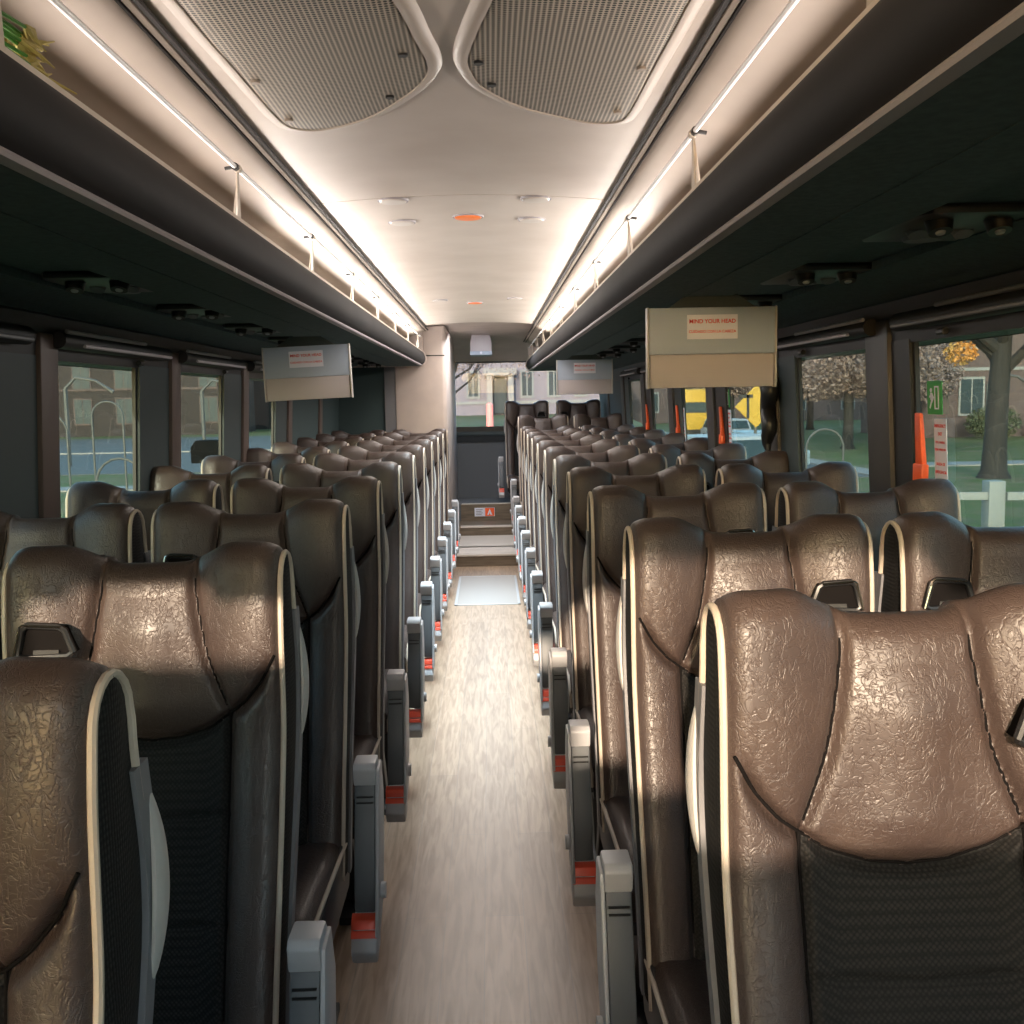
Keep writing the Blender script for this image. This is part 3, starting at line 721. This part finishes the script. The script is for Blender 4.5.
for word, P in (('left', GL), ('right', GR)):
    c = np.mean(np.array(P), 0)
    g = thing('air_grille', f'perforated beige ceiling grille, the {word} one of the pair', 'grille', (float(c[0]), float(c[1]), CZ+.01), 0, 'perforated grilles in the ceiling')
    out = closed_smooth(P, 6); n = len(out)
    def pt(p, k, dz): q = c+(p-c)*k; return (q[0]-c[0], q[1]-c[1], cz(q[0])-CZ-.01+dz)
    vs = []; fs = []; ks = [1.0, .97, .8, .6, .4, .2]
    dz = [-.010, -.012, -.014, -.014, -.014, -.014]
    for k, d in zip(ks, dz): vs += [pt(p, k, d) for p in out]
    for r_ in range(len(ks)-1):
        for q in range(n): fs.append((r_*n+q, r_*n+(q+1) % n, (r_+1)*n+(q+1) % n, (r_+1)*n+q))
    vs.append(pt(c, 1, -.014)); fs += [((len(ks)-1)*n+q, (len(ks)-1)*n+(q+1) % n, len(vs)-1) for q in range(n)]
    mb = MB(); mb.add(vs, fs); part('perforated_plate', mb, M['grille'], g, True)
    vs = []; fs = []; prof = [(1.0, -.010), (1.0, -.0135), (1.03, -.0140), (1.05, -.0125), (1.09, -.0105), (1.13, .002)]
    for k, d in prof:
        for i, p in enumerate(out):
            nrm = (p-c)/np.linalg.norm(p-c)
            a_, b_ = out[i-1], out[(i+1) % n]; tg = (b_-a_)/np.linalg.norm(b_-a_); nn = np.array([tg[1], -tg[0]]); nn = nn if nn@(p-c) > 0 else -nn
            q = p+nn*(k-1)*.22; vs.append((q[0]-c[0], q[1]-c[1], cz(q[0])-CZ-.01+d))
    for r_ in range(len(prof)-1):
        for q in range(n): fs.append((r_*n+q, r_*n+(q+1) % n, (r_+1)*n+(q+1) % n, (r_+1)*n+q))
    mb = MB(); mb.add(vs, fs); part('rim', mb, M['ceil'], g, True)
    for (sx_, sy_) in ((-.382, 2.0), (-.372, 2.27), (-.145, 2.15), (-.098, 1.9)) if word == 'left' else ((.335, 1.95), (.327, 2.24), (.06, 2.08), (.036, 1.95)):
        mb = MB(); mb.tube([(sx_-c[0], sy_-c[1], cz(sx_)-CZ-.022), (sx_-c[0], sy_-c[1], cz(sx_)-CZ-.028)], .009, 12); part('screw', mb, M['black'] if abs(sx_) < .2 else M['cove'], g, True)
def disc(x, y, name, label, cat, m, group=None, r=.05):
    z = cz(x); t = thing(name, label, cat, (x, y, z), 0, group)
    mb = MB(); mb.tube([(0, 0, .002), (0, 0, -.005)], [r, r*.95], 28); part('bezel', mb, M['screenlow'], t, True)
    mb = MB(); mb.tube([(0, 0, -.004), (0, 0, -.008)], [r*.88, r*.8], 24); part('lens', mb, m, t, True)
dl = 'small round ceiling spotlights'
disc(-.244, 3.28, 'ceiling_spotlight', 'small round ceiling light, nearer one on the left side', 'ceiling light', M['lamp'], dl)
disc(.202, 3.28, 'ceiling_spotlight', 'small round ceiling light, nearer one on the right side', 'ceiling light', M['lamp'], dl)
disc(-.249, 3.67, 'ceiling_spotlight', 'small round ceiling light behind the nearer left one', 'ceiling light', M['lamp'], dl)
disc(.204, 3.65, 'ceiling_spotlight', 'small round ceiling light behind the nearer right one', 'ceiling light', M['lamp'], dl)
disc(-.252, 6.51, 'ceiling_spotlight', 'tiny far ceiling light at the left of the rear ceiling', 'ceiling light', M['lamp'], dl)
disc(.215, 6.46, 'ceiling_spotlight', 'tiny far ceiling light at the right of the rear ceiling', 'ceiling light', M['lamp'], dl)
disc(-.017, 3.61, 'amber_lamp', 'red and amber round lamp in the middle of the ceiling', 'ceiling light', M['amber'], None, .055)
disc(-.037, 6.75, 'amber_lamp', 'far small amber lamp in the middle of the rear ceiling', 'ceiling light', M['amber'], None, .055)

# service panels (reading lights and vents) under the racks
def psu(side, y, k):
    word = 'right' if side > 0 else 'left'
    t = thing('service_panel', f'dark overhead panel with reading lights and air vents, {ORD[k]} from the front on the {word}', 'reading light panel', (side*.93, y, 1.7785), 0, f'reading light panels under the {word} rack')
    mb = MB(); mb.prism([(-.10, -.17), (.10, -.17), (.115, -.14), (.115, .14), (.10, .17), (-.10, .17), (-.115, .14), (-.115, -.14)], 2, -.018, 0); part('panel', mb, M['black'], t, bevel=.005)
    for s_ in (-1, 1):
        mb = MB(); mb.tube([(s_*.055, -.09, -.016), (s_*.055, -.098, -.040)], [.026, .021], 16); v = part('air_vent', mb, M['black'], t, True)
        mb = MB(); mb.tube([(s_*.055, -.098, -.039), (s_*.055, -.099, -.043)], [.010, .008], 12); part('nozzle', mb, M['arm_light'], v, True)
        mb = MB(); mb.tube([(s_*.045, .03, -.016), (s_*.045, .026, -.026)], [.022, .018], 16); part('reading_light', mb, M['shell'], t, True)
    mb = MB(); mb.tube([(0, .115, -.016), (0, .115, -.024)], [.04, .036], 18); part('speaker_cover', mb, M['shell'], t, True)
for k in range(8): psu(-1, 2.72+.86*k, k)
for k in range(8): psu(1, 2.0+.80*k, k)

# fold-down screens
def screen(x, y, ztop_, label, size=1.):
    w_ = .19; t = thing('overhead_screen', label, 'screen', (x, y, ztop_), 0, 'flip-down screens under the racks')
    mb = MB(); mb.box((-w_, 0, -.138), (w_, .03, 0)); part('housing', mb, M['screen'], t, bevel=.004)
    mb = MB(); mb.box((-w_+.003, .002, -.238), (w_-.003, .030, -.1385)); part('lower_panel', mb, M['screenlow'], t, bevel=.003, label='lower taupe part of the screen housing')
    mb = MB(); mb.box((-w_-.006, -.002, -.240), (-w_, .034, .002)); part('side_edge', mb, M['handle'], t, bevel=.002); mb = MB(); mb.box((w_, -.002, -.240), (w_+.006, .034, .002)); part('side_edge', mb, M['handle'], t, bevel=.002)
    mb = MB(); mb.prism([(-.13, 0), (.13, 0), (.05, .055), (-.05, .055)], 1, .002, .03); part('bracket', mb, M['panel'], t)
    sx0 = .0; st = MB(); st.box((-.076, -.0025, -.094), (.076, -.0003, -.022)); s_ = part('sticker', st, M['white'], t, label='white sticker with red bilingual head warning')
    R = Matrix(((1, 0, 0, 0), (0, 0, -1, 0), (0, 1, 0, 0), (0, 0, 0, 1)))
    text('lettering', 'MIND YOUR HEAD', .0165, M['redink'], s_, Matrix.Translation((0, -.003, -.042))@R)
    text('lettering', 'CUIDADO CON LA CABEZA', .0112, M['redink'], s_, Matrix.Translation((0, -.003, -.072))@R)
    return t
screen(.716, 3.1, 1.712, 'large grey flip-down screen with red warning sticker, nearest on the right')
t = screen(-.775, 4.65, 1.703, 'grey flip-down screen with red warning sticker hanging on the left'); t.rotation_euler = (0, -.035, 0)
screen(.713, 7.2, 1.713, 'small distant grey flip-down screen on the right before the rear window')

# exit handles and stickers on the right windows
MR = Matrix(((0, 0, -1, 0), (-1, 0, 0, 0), (0, 1, 0, 0), (0, 0, 0, 1)))
k = 0
for y, pos in ((2.87, 'nearest'), (5.36, 'second'), (6.62, 'third'), (7.90, 'farthest')):
    h = thing('emergency_release', f'orange emergency window handle at a right window, {pos} of the four', 'emergency release', (1.262, y, 1.235), 0, 'orange emergency handles on the right')
    mb = MB(); mb.hexa([(-.005, -.024, -.04), (-.005, .028, -.04), (.012, .028, -.04), (.012, -.024, -.04), (-.018, -.018, .155), (-.018, .018, .155), (-.006, .018, .155), (-.006, -.018, .155)]); part('lever', mb, M['orange'], h, bevel=.005)
    mb = MB(); mb.box((-.014, -.034, -.04), (.008, .030, .012)); part('grip', mb, M['orange'], h, bevel=.006)
for y, pos in ((2.77, 'nearest'), (5.25, 'second'), (6.50, 'third')):
    lean = math.atan(.034/.65)
    base = Matrix.Translation((1.277, y, 1.33))@Matrix.Rotation(0, 4, 'X')
    s_ = thing('exit_sign', f'green running-figure exit sticker on a right window, {pos} of three', 'exit sign', (1.273, y+.045, 1.432), 0, 'green exit stickers on the right windows')
    s_.rotation_euler = (0, -lean, 0)
    mb = MB(); mb.box((-.003, -.046, -.046), (-.001, .046, .046)); part('backing', mb, M['green'], s_)
    mb = MB(); D = -.0045
    def bx(y0_, z0_, y1_, z1_): mb.box((D, y0_, z0_), (-.0031, y1_, z1_))
    bx(-.028, -.032, -.024, .032); bx(-.006, -.032, -.002, .032); bx(-.028, .028, -.002, .032); bx(-.028, -.032, -.002, -.028)
    mb.prism([(.0, -.016), (.014, -.0), (.0, .016)], 0, D, -.0031) if False else mb.prism([(.002, .0), (.014, .014), (.014, -.014)], 0, D, -.0031)
    bx(.016, -.006, .024, .014); mb.prism([(.018, -.005), (.030, -.028), (.026, -.030), (.014, -.010)], 0, D, -.0031); mb.prism([(.018, .012), (.031, .004), (.030, .0), (.018, .006)], 0, D, -.0031); mb.tube([(D, .020, .021), (-.0031, .020, .021)], .006, 12)
    part('figure_and_door', mb, M['white'], s_)
    s2 = thing('instruction_sticker', f'tall white exit instruction sticker with red lettering below the {pos} green sign', 'sticker', (1.281, y+.01, 1.24), 0, 'white instruction stickers on the right windows')
    s2.rotation_euler = (0, -lean, 0)
    mb = MB(); mb.box((-.003, -.038, -.14), (-.001, .038, .135)); part('backing', mb, M['white'], s2)
    for z_, tx, sz in ((.115, 'EMERGENCY', .0125), (.093, 'EXIT', .0125), (.070, 'PULL HANDLE', .009), (.050, 'PUSH WINDOW', .009), (.010, 'SALIDA DE', .011), (-.012, 'EMERGENCIA', .0115), (-.035, 'TIRE LA PALANCA', .0075), (-.055, 'EMPUJE', .009)):
        text('lettering', tx, sz, M['redink'], s2, Matrix.Translation((-.0035, 0, z_))@MR)
    mb = MB(); mb.prism([(-.02, -.12), (.02, -.105), (.024, -.075), (.020, -.075), (.016, -.10), (-.02, -.113)], 0, -.0042, -.003); part('red_arrow', mb, M['redink'], s2)
# dark coat-like curtain gathered on the post of the right third window
cu = MB(); cy0 = 4.30
prof = [(.0, .0), (.045, -.02), (.065, -.10), (.06, -.22), (.045, -.33), (.02, -.40)]
cu.tube([(1.215, cy0+.02*math.sin(k*1.3), 1.57-.030*k) for k in range(13)], [.012, .025, .036, .04, .038, .034, .03, .032, .034, .032, .028, .02, .01], 12)
tag(part('window_curtain', cu, M['black'], None, True), 'black gathered curtain bundle hanging beside the right window post behind the screen', 'curtain')

# green stalks with yellow roots in the left rack
p = thing('spring_onion_bunch', 'bunch of green stalks with yellow roots lying in the left luggage rack', 'plant', (-.575, 1.20, 1.795))
mb = MB(); rt_ = MB()
for k in range(60):
    zz = .075+random.random()*.075; xx = random.uniform(-.045, .035); L0 = .20+random.uniform(0, .03); a = Vector((xx-.02, -.30, zz+random.uniform(-.03, .03))); b_ = Vector((xx, L0, zz))
    mb.tube([a, (a+b_)/2+Vector((0, 0, random.uniform(-.01, .015))), b_], [.0034, .0030, .0024], 6)
    for q in range(4):
        e = b_+Vector((random.uniform(-.012, .02), random.uniform(.02, .055), random.uniform(-.022, .014)))
        rt_.tube([b_-Vector((0, .01, 0)), (b_+e)/2+Vector((random.uniform(-.006, .006), 0, random.uniform(-.006, .006))), e], [.0036, .0026, .0010], 5)
for q in range(3):
    b_ = Vector((.02, .20, .08)); e = b_+Vector((.03, .10+.02*q, .01-.03*q)); rt_.tube([b_, (b_+e)/2+Vector((0, 0, .01)), e], [.003, .002, .0012], 5)
part('stalks', mb, M['stalk'], p); part('roots', rt_, M['root'], p, label='pale yellow root ends')

# ------------------------------------------------------------------ outside
G = -1.3
def leaves(mb, c, rad, n, size):
    d = rng.normal(size=(n, 3)); d /= np.linalg.norm(d, axis=1, keepdims=True); q = np.array(c)+d*np.array(rad)*rng.uniform(.35, 1, (n, 1))**.6
    u = rng.normal(size=(n, 3)); u /= np.linalg.norm(u, axis=1, keepdims=True); v = np.cross(u, rng.normal(size=(n, 3))); v /= np.linalg.norm(v, axis=1, keepdims=True)
    s_ = size*rng.uniform(.6, 1.3, (n, 1)); P = np.stack([q-u*s_, q+v*s_*.6, q+u*s_, q-v*s_*.6], 1).reshape(-1, 3)
    mb.add(P.tolist(), [(4*k, 4*k+1, 4*k+2, 4*k+3) for k in range(n)])
mb = MB(); mb.box((-170, -30, G-.3), (170, 220, G)); struct('ground', mb, M['grass'])
mb = MB(); mb.box((-170, 42, G), (-8.5, 88, G+.02)); mb.box((-170, 20, G), (5, 25, G+.02)) if False else mb.box((8.7, 33, G), (12.5, 88, G+.02)); mb.box((6.6, 24, G), (8.7, 88, G+.015)); struct('road', mb, M['road'])
mb = MB(); mb.hexa([(-60, 33.6, G), (-9, 33.6, G), (-9, 35.2, G), (-60, 35.2, G), (-60, 33.6, G+.05), (-9, 33.6, G+.05), (-9, 35.2, G+.05), (-60, 35.2, G+.05)])
mb.box((14.8, 37.0, G), (80, 38.8, G+.05)); mb.box((-170, 60, G+.02), (-9, 60.5, G+.10)); mb.box((12.5, 33, G), (13.4, 88, G+.06)); struct('sidewalk', mb, M['walk'])
def tree(name, label, cat, x, y, h, r, crown, lm, seed=0, nl=2500, ls=.22, group=None, lean=(0, 0), trunkh=None):
    t = thing(name, label, cat, (x, y, G), 0, group); rr = random.Random(seed)
    tb = MB(); th = trunkh or h*.5
    tb.tube([(0, 0, -.1), (0, 0, .25), (.02, 0, th*.3), (lean[0]*.5, 0, th*.65), (lean[0], 0, th), (lean[0]*1.4, .2, h*.85)], [r*1.6, r*1.08, r*.92, r*.85, r*.75, r*.25], 12)
    for k in range(7):
        a = k*2*PI/7+rr.random(); z0 = th*(.7+.05*k); e = (math.cos(a)*h*.33, math.sin(a)*h*.33, z0+h*(.25+.1*rr.random()))
        b0 = (lean[0]*.7, 0, z0); mid = ((b0[0]+e[0])*.5, e[1]*.5, (b0[2]+e[2])*.5-.2)
        tb.tube([b0, mid, e], [r*.5, r*.33, r*.08], 8)
        for q in range(4):
            e2 = (e[0]+rr.uniform(-1, 1)*h*.14, e[1]+rr.uniform(-1, 1)*h*.14, e[2]+rr.uniform(-.4, 1)*h*.12)
            tb.tube([mid, ((mid[0]+e2[0])/2, (mid[1]+e2[1])/2, (mid[2]+e2[2])/2+.2), e2], [r*.2, r*.12, r*.03], 6)
    part('trunk', tb, M['bark'], t, True)
    lb = MB()
    for c, rad, k in crown: leaves(lb, c, rad, int(nl*k), ls)
    part('foliage', lb, lm, t)
    return t
tree('autumn_tree', 'broad dark-barked autumn tree with orange leaves in the nearest right window', 'tree', 15.85, 31.8, 13, .36, [((1.9, -1, 4.75), (1.7, 1.2, .7), .55), ((1.3, -.6, 3.55), (.7, .6, .28), .06), ((-2.4, 0, 5.0), (1.0, 1, .5), .12), ((-1.3, -.3, 3.9), (.5, .5, .4), .05), ((4.5, -1, 5.4), (2.0, 2, 1.2), .4), ((0, 0, 9), (5, 4, 2.5), .5)], M['autumn'], 3, 9000, .065, lean=(.15, 0), trunkh=4.6)
for k, (x, y, lab) in enumerate(((17.6, 50, 'pale pink-brown bushy tree filling the second right window'), (22.3, 58, 'pale bushy tree standing behind the pink-brown one'), (24.5, 78, 'farthest pale tree seen above the parked cars on the right'), (17.0, 72, 'pale tree beyond the yellow diamond sign'))):
    tree('budding_tree', lab, 'tree', x, y, 9.5, .26, [((0, 0, 5.6), (4.2, 3, 3.0), 1.), ((-2, 0, 3.9), (2.4, 2, 1.6), .5), ((2, 0, 3.7), (2.6, 2, 1.6), .5)], M['pinkleaf'], 10+k, 13000, .085, 'pale budding trees across the lawn')
def building(name, label, x0, x1, y, h, m, rows, wsz, cols, trim=M['wintrim'], depth=10, band=None, z0=1.2, gap=3.2):
    t = thing(name, label, 'building', ((x0+x1)/2, y, G)); w_ = x1-x0
    mb = MB(); mb.box((-w_/2, 0, 0), (w_/2, depth, h)); part('wall', mb, m, t)
    mb = MB(); mb.box((-w_/2-.3, -.3, h), (w_/2+.3, depth+.3, h+.5)); part('roof', mb, M['rackfront'], t)
    for zz in (band or []):
        mb = MB(); mb.box((-w_/2-.03, -.06, zz), (w_/2+.03, 0, zz+.18)); part('stone_band', mb, trim, t)
    for r_ in range(rows):
        for c_ in range(cols):
            xx = -w_/2+w_*(c_+.5)/cols; zz = z0+gap*r_
            mb = MB(); mb.box((xx-wsz[0]/2-.12, -.08, zz-.14), (xx+wsz[0]/2+.12, .0, zz+wsz[1]+.14)); fr_ = part('window', mb, trim, t)
            mb = MB(); mb.box((xx-wsz[0]/2, -.10, zz), (xx-.04, -.07, zz+wsz[1])); mb.box((xx+.04, -.10, zz), (xx+wsz[0]/2, -.07, zz+wsz[1])); part('pane', mb, M['winglass'], fr_)
    return t
building('brick_building', 'brown brick building with pale-framed windows behind the autumn tree', 25.5, 60, 60, 14, M['brick'], 3, (1.3, 2.0), 6, band=[3.9], z0=1.4, gap=3.9)
building('brick_building', 'distant brown brick building behind the pale trees on the right', 14, 44, 104, 12, M['brick'], 3, (1.2, 1.8), 6)
building('street_building', 'dark brick building across the street in the left windows', -78, -24, 96, 17, M['brickdark'], 4, (1.5, 2.2), 14, trim=M['brick'], band=[4.2])
building('street_building', 'dark low building farther along the street on the left', -34, -8, 112, 12, M['brickdark'], 3, (1.4, 2.), 5, trim=M['wintrim'])
# pale house behind the rear window
hs = building('pale_house', 'pale lilac house with tall windows seen through the rear window', -7, 8.5, 66, 10, M['house'], 3, (.62, 1.5), 9, trim=M['fence'], band=[.7], z0=1.2, gap=3.3)
hs.location.z = .45
mb = MB(); mb.box((-0.85, -.9, 0), (-0.50, -.1, 2.5)); mb.box((0.50, -.9, 0), (0.85, -.1, 2.5)); mb.box((-1.05, -1.0, 2.5), (1.05, -.1, 2.95)); part('porch', mb, M['wintrim'], hs); mb = MB(); mb.box((-0.40, -.3, .1), (0.40, -.15, 2.3)); part('door', mb, M['winglass'], hs)
tr_ = tree('bare_tree', 'slender tree with pinkish branches at the left of the rear window', 'tree', -1.2, 33, 4.2, .09, [((1.5, 0, 1.95), (1.9, .8, .35), .25), ((.3, 0, 2.4), (1.4, .8, .5), .35)], M['pinkleaf'], 33, 1500, .04, trunkh=1.6)
tr_.location.z = .45
mb = MB(); mb.hexa([(-3.0, 26.5, G), (4.9, 26.5, G), (8.6, 70, G), (-6.5, 70, G), (-3.0, 29, .45), (4.9, 29, .45), (8.6, 70, .45), (-6.5, 70, .45)]); struct('lawn_rear', mb, M['grass'])
mb = MB(); mb.tube([(0, 0, 0), (0, 0, .84), (0, 0, .9)], [.11, .11, .05], 14); o = part('marker_post', mb, M['salmon'], None, True, loc=(.05, 31, .45)); tag(o, 'salmon pink marker post on the lawn seen through the rear window', 'post')
# shrubs
for k, (x, y, w_) in enumerate(((28.5, 57.5, 1.6), (32.5, 57.5, 1.6), (36.2, 57.5, 1.5), (40, 57.5, 1.6))):
    mb = MB(); leaves(mb, (0, 0, .9), (w_, .9, 1.0), 3000, .08); o = part('shrub', mb, M['shrub'], None, loc=(x, y, G)); tag(o, 'low dark shrub against the brick building, %s from the left' % ORD[k], 'shrub', 'shrubs along the brick building')
# fence by the near right window
for k, (x, y) in enumerate(((9.15, 18.3), (14.4, 17.4), (19.5, 16.5))):
    mb = MB(); mb.box((-.15, -.15, 0), (.15, .15, 1.12)); o = part('fence_post', mb, M['fence'], None, bevel=.02, loc=(x, y, G)); tag(o, 'square pale fence post outside the near right window, %s from the left' % ORD[k], 'fence post', 'pale fence posts')
mb = MB()
for (xa, ya, xb, yb_) in ((9.31, 18.1, 14.24, 17.3), (14.56, 17.3, 19.34, 16.5), (5.2, 18.9, 9.0, 18.2)):
    mb.hexa([(xa, ya, G+.78), (xb, yb_, G+.78), (xb, yb_+.08, G+.78), (xa, ya+.08, G+.78), (xa, ya, G+.92), (xb, yb_, G+.92), (xb, yb_+.08, G+.92), (xa, ya+.08, G+.92)])
tag(part('fence_rail', mb, M['fence'], None), 'pale horizontal fence rail running between the square posts', 'fence rail')
def hoop(x, y, w_, h, lab, grp):
    mb = MB(); pts = [(-w_/2, 0, 0), (-w_/2, 0, h-w_/2)]+[(-w_/2*math.cos(a_), 0, h-w_/2+w_/2*math.sin(a_)) for a_ in np.linspace(.2, PI-.2, 9)]+[(w_/2, 0, h-w_/2), (w_/2, 0, 0)]
    mb.tube(pts, .032, 8); o = part('bike_rack', mb, M['hoop'], None, True, loc=(x, y, G)); tag(o, lab, 'bike rack', grp)
hoop(-9.3, 26.0, 1.2, 1.45, 'pale metal bike hoop on the grass in the left window, nearest one', 'metal bike hoops outside')
hoop(-13.0, 30.5, 1.2, 2.6, 'tall pale metal hoop at the left window beside the street', 'metal bike hoops outside')
hoop(-11.2, 30.5, .9, 2.9, 'narrow pale metal hoop farther right in the left window', 'metal bike hoops outside')
hoop(9.9, 30.0, 1.1, 1.7, 'pale metal bike hoop on the lawn in the second right window', 'metal bike hoops outside')
mb_ = thing('mailbox', 'black mailbox on a post outside the second left window', 'mailbox', (-8.0, 29.5, G))
q = MB(); q.tube([(0, 0, 0), (0, 0, 1.15)], .05, 8); part('post', q, M['rubber'], mb_); q = MB(); q.prism([(-.45, 1.1), (.45, 1.1), (.45, 1.55), (.3, 1.75), (-.3, 1.75), (-.45, 1.55)], 1, -.3, .3); part('box', q, M['rubber'], mb_, bevel=.03)
def lamp(x, y, h, lab):
    t = thing('street_lamp', lab, 'street lamp', (x, y, G), 0, 'street lamps'); q = MB(); q.tube([(0, 0, 0), (0, 0, h)], .09, 8); part('pole', q, M['hoop'], t); q = MB(); q.tube([(0, 0, h), (.5, 0, h+.5), (1.4, 0, h+.35), (2.2, 0, h-.2)], [.07, .07, .06, .09], 8); part('arm', q, M['hoop'], t, True)
lamp(-19.5, 48, 3.6, 'curved-arm street lamp outside the left window beside the brown post')
lamp(-13.8, 50, 3.4, 'curved-arm street lamp outside the second left window')
lamp(23.5, 48, 3.0, 'slim pale street lamp on the lawn before the brick building')
def car(x, y, rz, paint, lab, L_=4.4, Wd=1.8, Hh=1.45):
    t = thing('parked_car', lab, 'car', (x, y, G+.02), rz, 'parked cars')
    q = MB(); pr = [(-L_/2, .35), (-L_/2, .85), (-L_*.33, .95), (-L_*.2, Hh), (L_*.25, Hh), (L_*.4, .98), (L_/2, .9), (L_/2, .35)]; q.prism(pr, 0, -Wd/2, Wd/2)
    part('body', q, paint, t, bevel=.08)
    q = MB(); q.prism([(-L_*.325, 1.0), (-L_*.225, Hh-.08), (-L_*.24, Hh-.08), (-L_*.345, .98)], 0, -Wd*.42, Wd*.42); q.prism([(L_*.27, Hh-.06), (L_*.385, 1.0), (L_*.40, 1.02), (L_*.285, Hh-.04)], 0, -Wd*.42, Wd*.42); q.prism([(-L_*.18, 1.0), (-L_*.17, Hh-.1), (L_*.22, Hh-.1), (L_*.34, 1.0)], 0, -Wd/2-.01, Wd/2+.01); part('windows', q, M['winglass'], t)
    for sx_ in (-1, 1):
        for sy_ in (-1, 1): q = MB(); q.tube([(sx_*(Wd/2-.18), sy_*L_*.31, .34), (sx_*(Wd/2+.01), sy_*L_*.31, .34)], .34, 18); part('wheel', q, M['rubber'], t, True)
car(9.6, 36, .1, M['carblue'], 'grey-blue parked car with windscreen visible in the third right window')
car(5.9, 25, .12, M['carwhite'], 'white parked car close to the third right window', 4.6, 1.9, 1.75)
car(12.8, 55, .05, M['carwhite'], 'small distant white parked car beyond the grey-blue one')
sg = thing('diamond_sign', 'yellow diamond road sign outside the third right window', 'road sign', (7.85, 30, G)); q = MB(); q.tube([(0, 0.05, 0), (0, .05, 3.4)], .05, 8); part('pole', q, M['hoop'], sg)
q = MB(); q.prism([(0, 1.78), (.62, 2.40), (0, 3.02), (-.62, 2.40)], 1, -.02, .02); part('plate', q, M['yellow'], sg); q = MB(); q.box((-.28, -.03, 2.05), (-.20, -.021, 2.75)); q.box((-.5, -.03, 2.65), (-.1, -.021, 2.75)); part('sign_mark', q, M['black'], sg)
bs = thing('yellow_van', 'yellow boxy van parked on the street in the fourth right window', 'van', (11.9, 59, G+.02)); q = MB(); q.box((-.85, -.5, .6), (.85, 2.4, 3.1)); part('body', q, M['yellow'], bs, bevel=.15); q = MB(); q.box((-.7, -.53, 1.75), (.7, -.49, 2.35)); part('windscreen', q, M['winglass'], bs)
q = MB(); q.box((-.9, -.56, .45), (.9, -.4, .8)); part('bumper', q, M['black'], bs)

# ------------------------------------------------------------------ light
wd = bpy.data.worlds.new('world'); S.world = wd; wd.use_nodes = True
bg = wd.node_tree.nodes['Background']
sky = wd.node_tree.nodes.new('ShaderNodeTexSky'); sky.sky_type = 'NISHITA'; sky.sun_disc = False; sky.sun_elevation = math.radians(14); sky.sun_rotation = math.radians(200); sky.air_density = 1.2; sky.dust_density = 2.
mxn = wd.node_tree.nodes.new('ShaderNodeMix'); mxn.data_type = 'RGBA'; mxn.inputs['Factor'].default_value = .65
mxn.inputs['B'].default_value = (.38, .75, .90, 1)
wd.node_tree.links.new(sky.outputs[0], mxn.inputs['A']); wd.node_tree.links.new(mxn.outputs['Result'], bg.inputs['Color'])
bg.inputs['Strength'].default_value = 2.7
def light(name, typ, loc, energy, color, rot=None, size=None, sy=None, dirv=None, spread=None):
    l_ = bpy.data.lights.new(name, typ); l_.energy = energy; l_.color = color
    if size is not None:
        if typ == 'AREA': l_.shape = 'RECTANGLE'; l_.size = size; l_.size_y = sy or size
        if typ == 'SUN': l_.angle = size
    if spread: l_.spread = spread
    o = bpy.data.objects.new(name, l_); COL.objects.link(o); o.location = loc
    if dirv is not None:
        z_ = -Vector(dirv).normalized(); y_ = Vector((0, 1, 0)) if abs(z_.y) < .99 else Vector((0, 0, 1)); x_ = y_.cross(z_).normalized(); y_ = z_.cross(x_)
        o.rotation_euler = Matrix((x_, y_, z_)).transposed().to_euler()
    elif rot: o.rotation_euler = rot
    return o
az, el = math.radians(-10), math.radians(15)
sd = Vector((-math.sin(az)*math.cos(el), math.cos(az)*math.cos(el), -math.sin(el)))
light('sun', 'SUN', (0, 0, 5), 9., (1, .79, .58), size=math.radians(.8), dirv=sd)
# LED cove strips behind the lips of both racks, throwing light across the ceiling
for s_ in (-1, 1):
    light('cove_light', 'AREA', (XC+s_*.555, 5.9, 1.90), 21, (1, .93, .87), size=.05, sy=5.4, dirv=(-s_*.92, 0, .42))
    light('cove_light_near', 'AREA', (XC+s_*.555, 1.7, 1.90), 4.0, (1, .87, .78), size=.05, sy=3.0, dirv=(-s_*.92, 0, .42))
# unseen panels below the ceiling, added to brighten floor, seats and steps
light('aisle_fill', 'AREA', (XC, 5.9, 2.03), 34, (.70, .90, 1), size=.22, sy=4.0, dirv=(0, 0, -1), spread=math.radians(62))  # added narrow cool fill for the glow on the floor
light('ceiling_fill', 'AREA', (XC, 6.5, 2.03), 50, (1, .91, .84), size=.5, sy=4.6, dirv=(0, 0, -1), spread=math.radians(160))  # added broad fill that lifts the seat tops of the far rows
light('rear_fill', 'AREA', (0, 9.6, 2.06), 22, (.95, .97, 1), size=.5, sy=1.4, dirv=(0, .15, -1))  # added fill for the bulkhead and steps, no fitting here

vs_ = S.view_settings
S.view_settings.view_transform = 'Standard'; S.view_settings.look = 'None'; S.view_settings.exposure = .30; S.view_settings.gamma = 1
S.cycles.max_bounces = 10; S.cycles.diffuse_bounces = 5; S.cycles.glossy_bounces = 4; S.cycles.transparent_max_bounces = 16; S.cycles.use_denoising = True
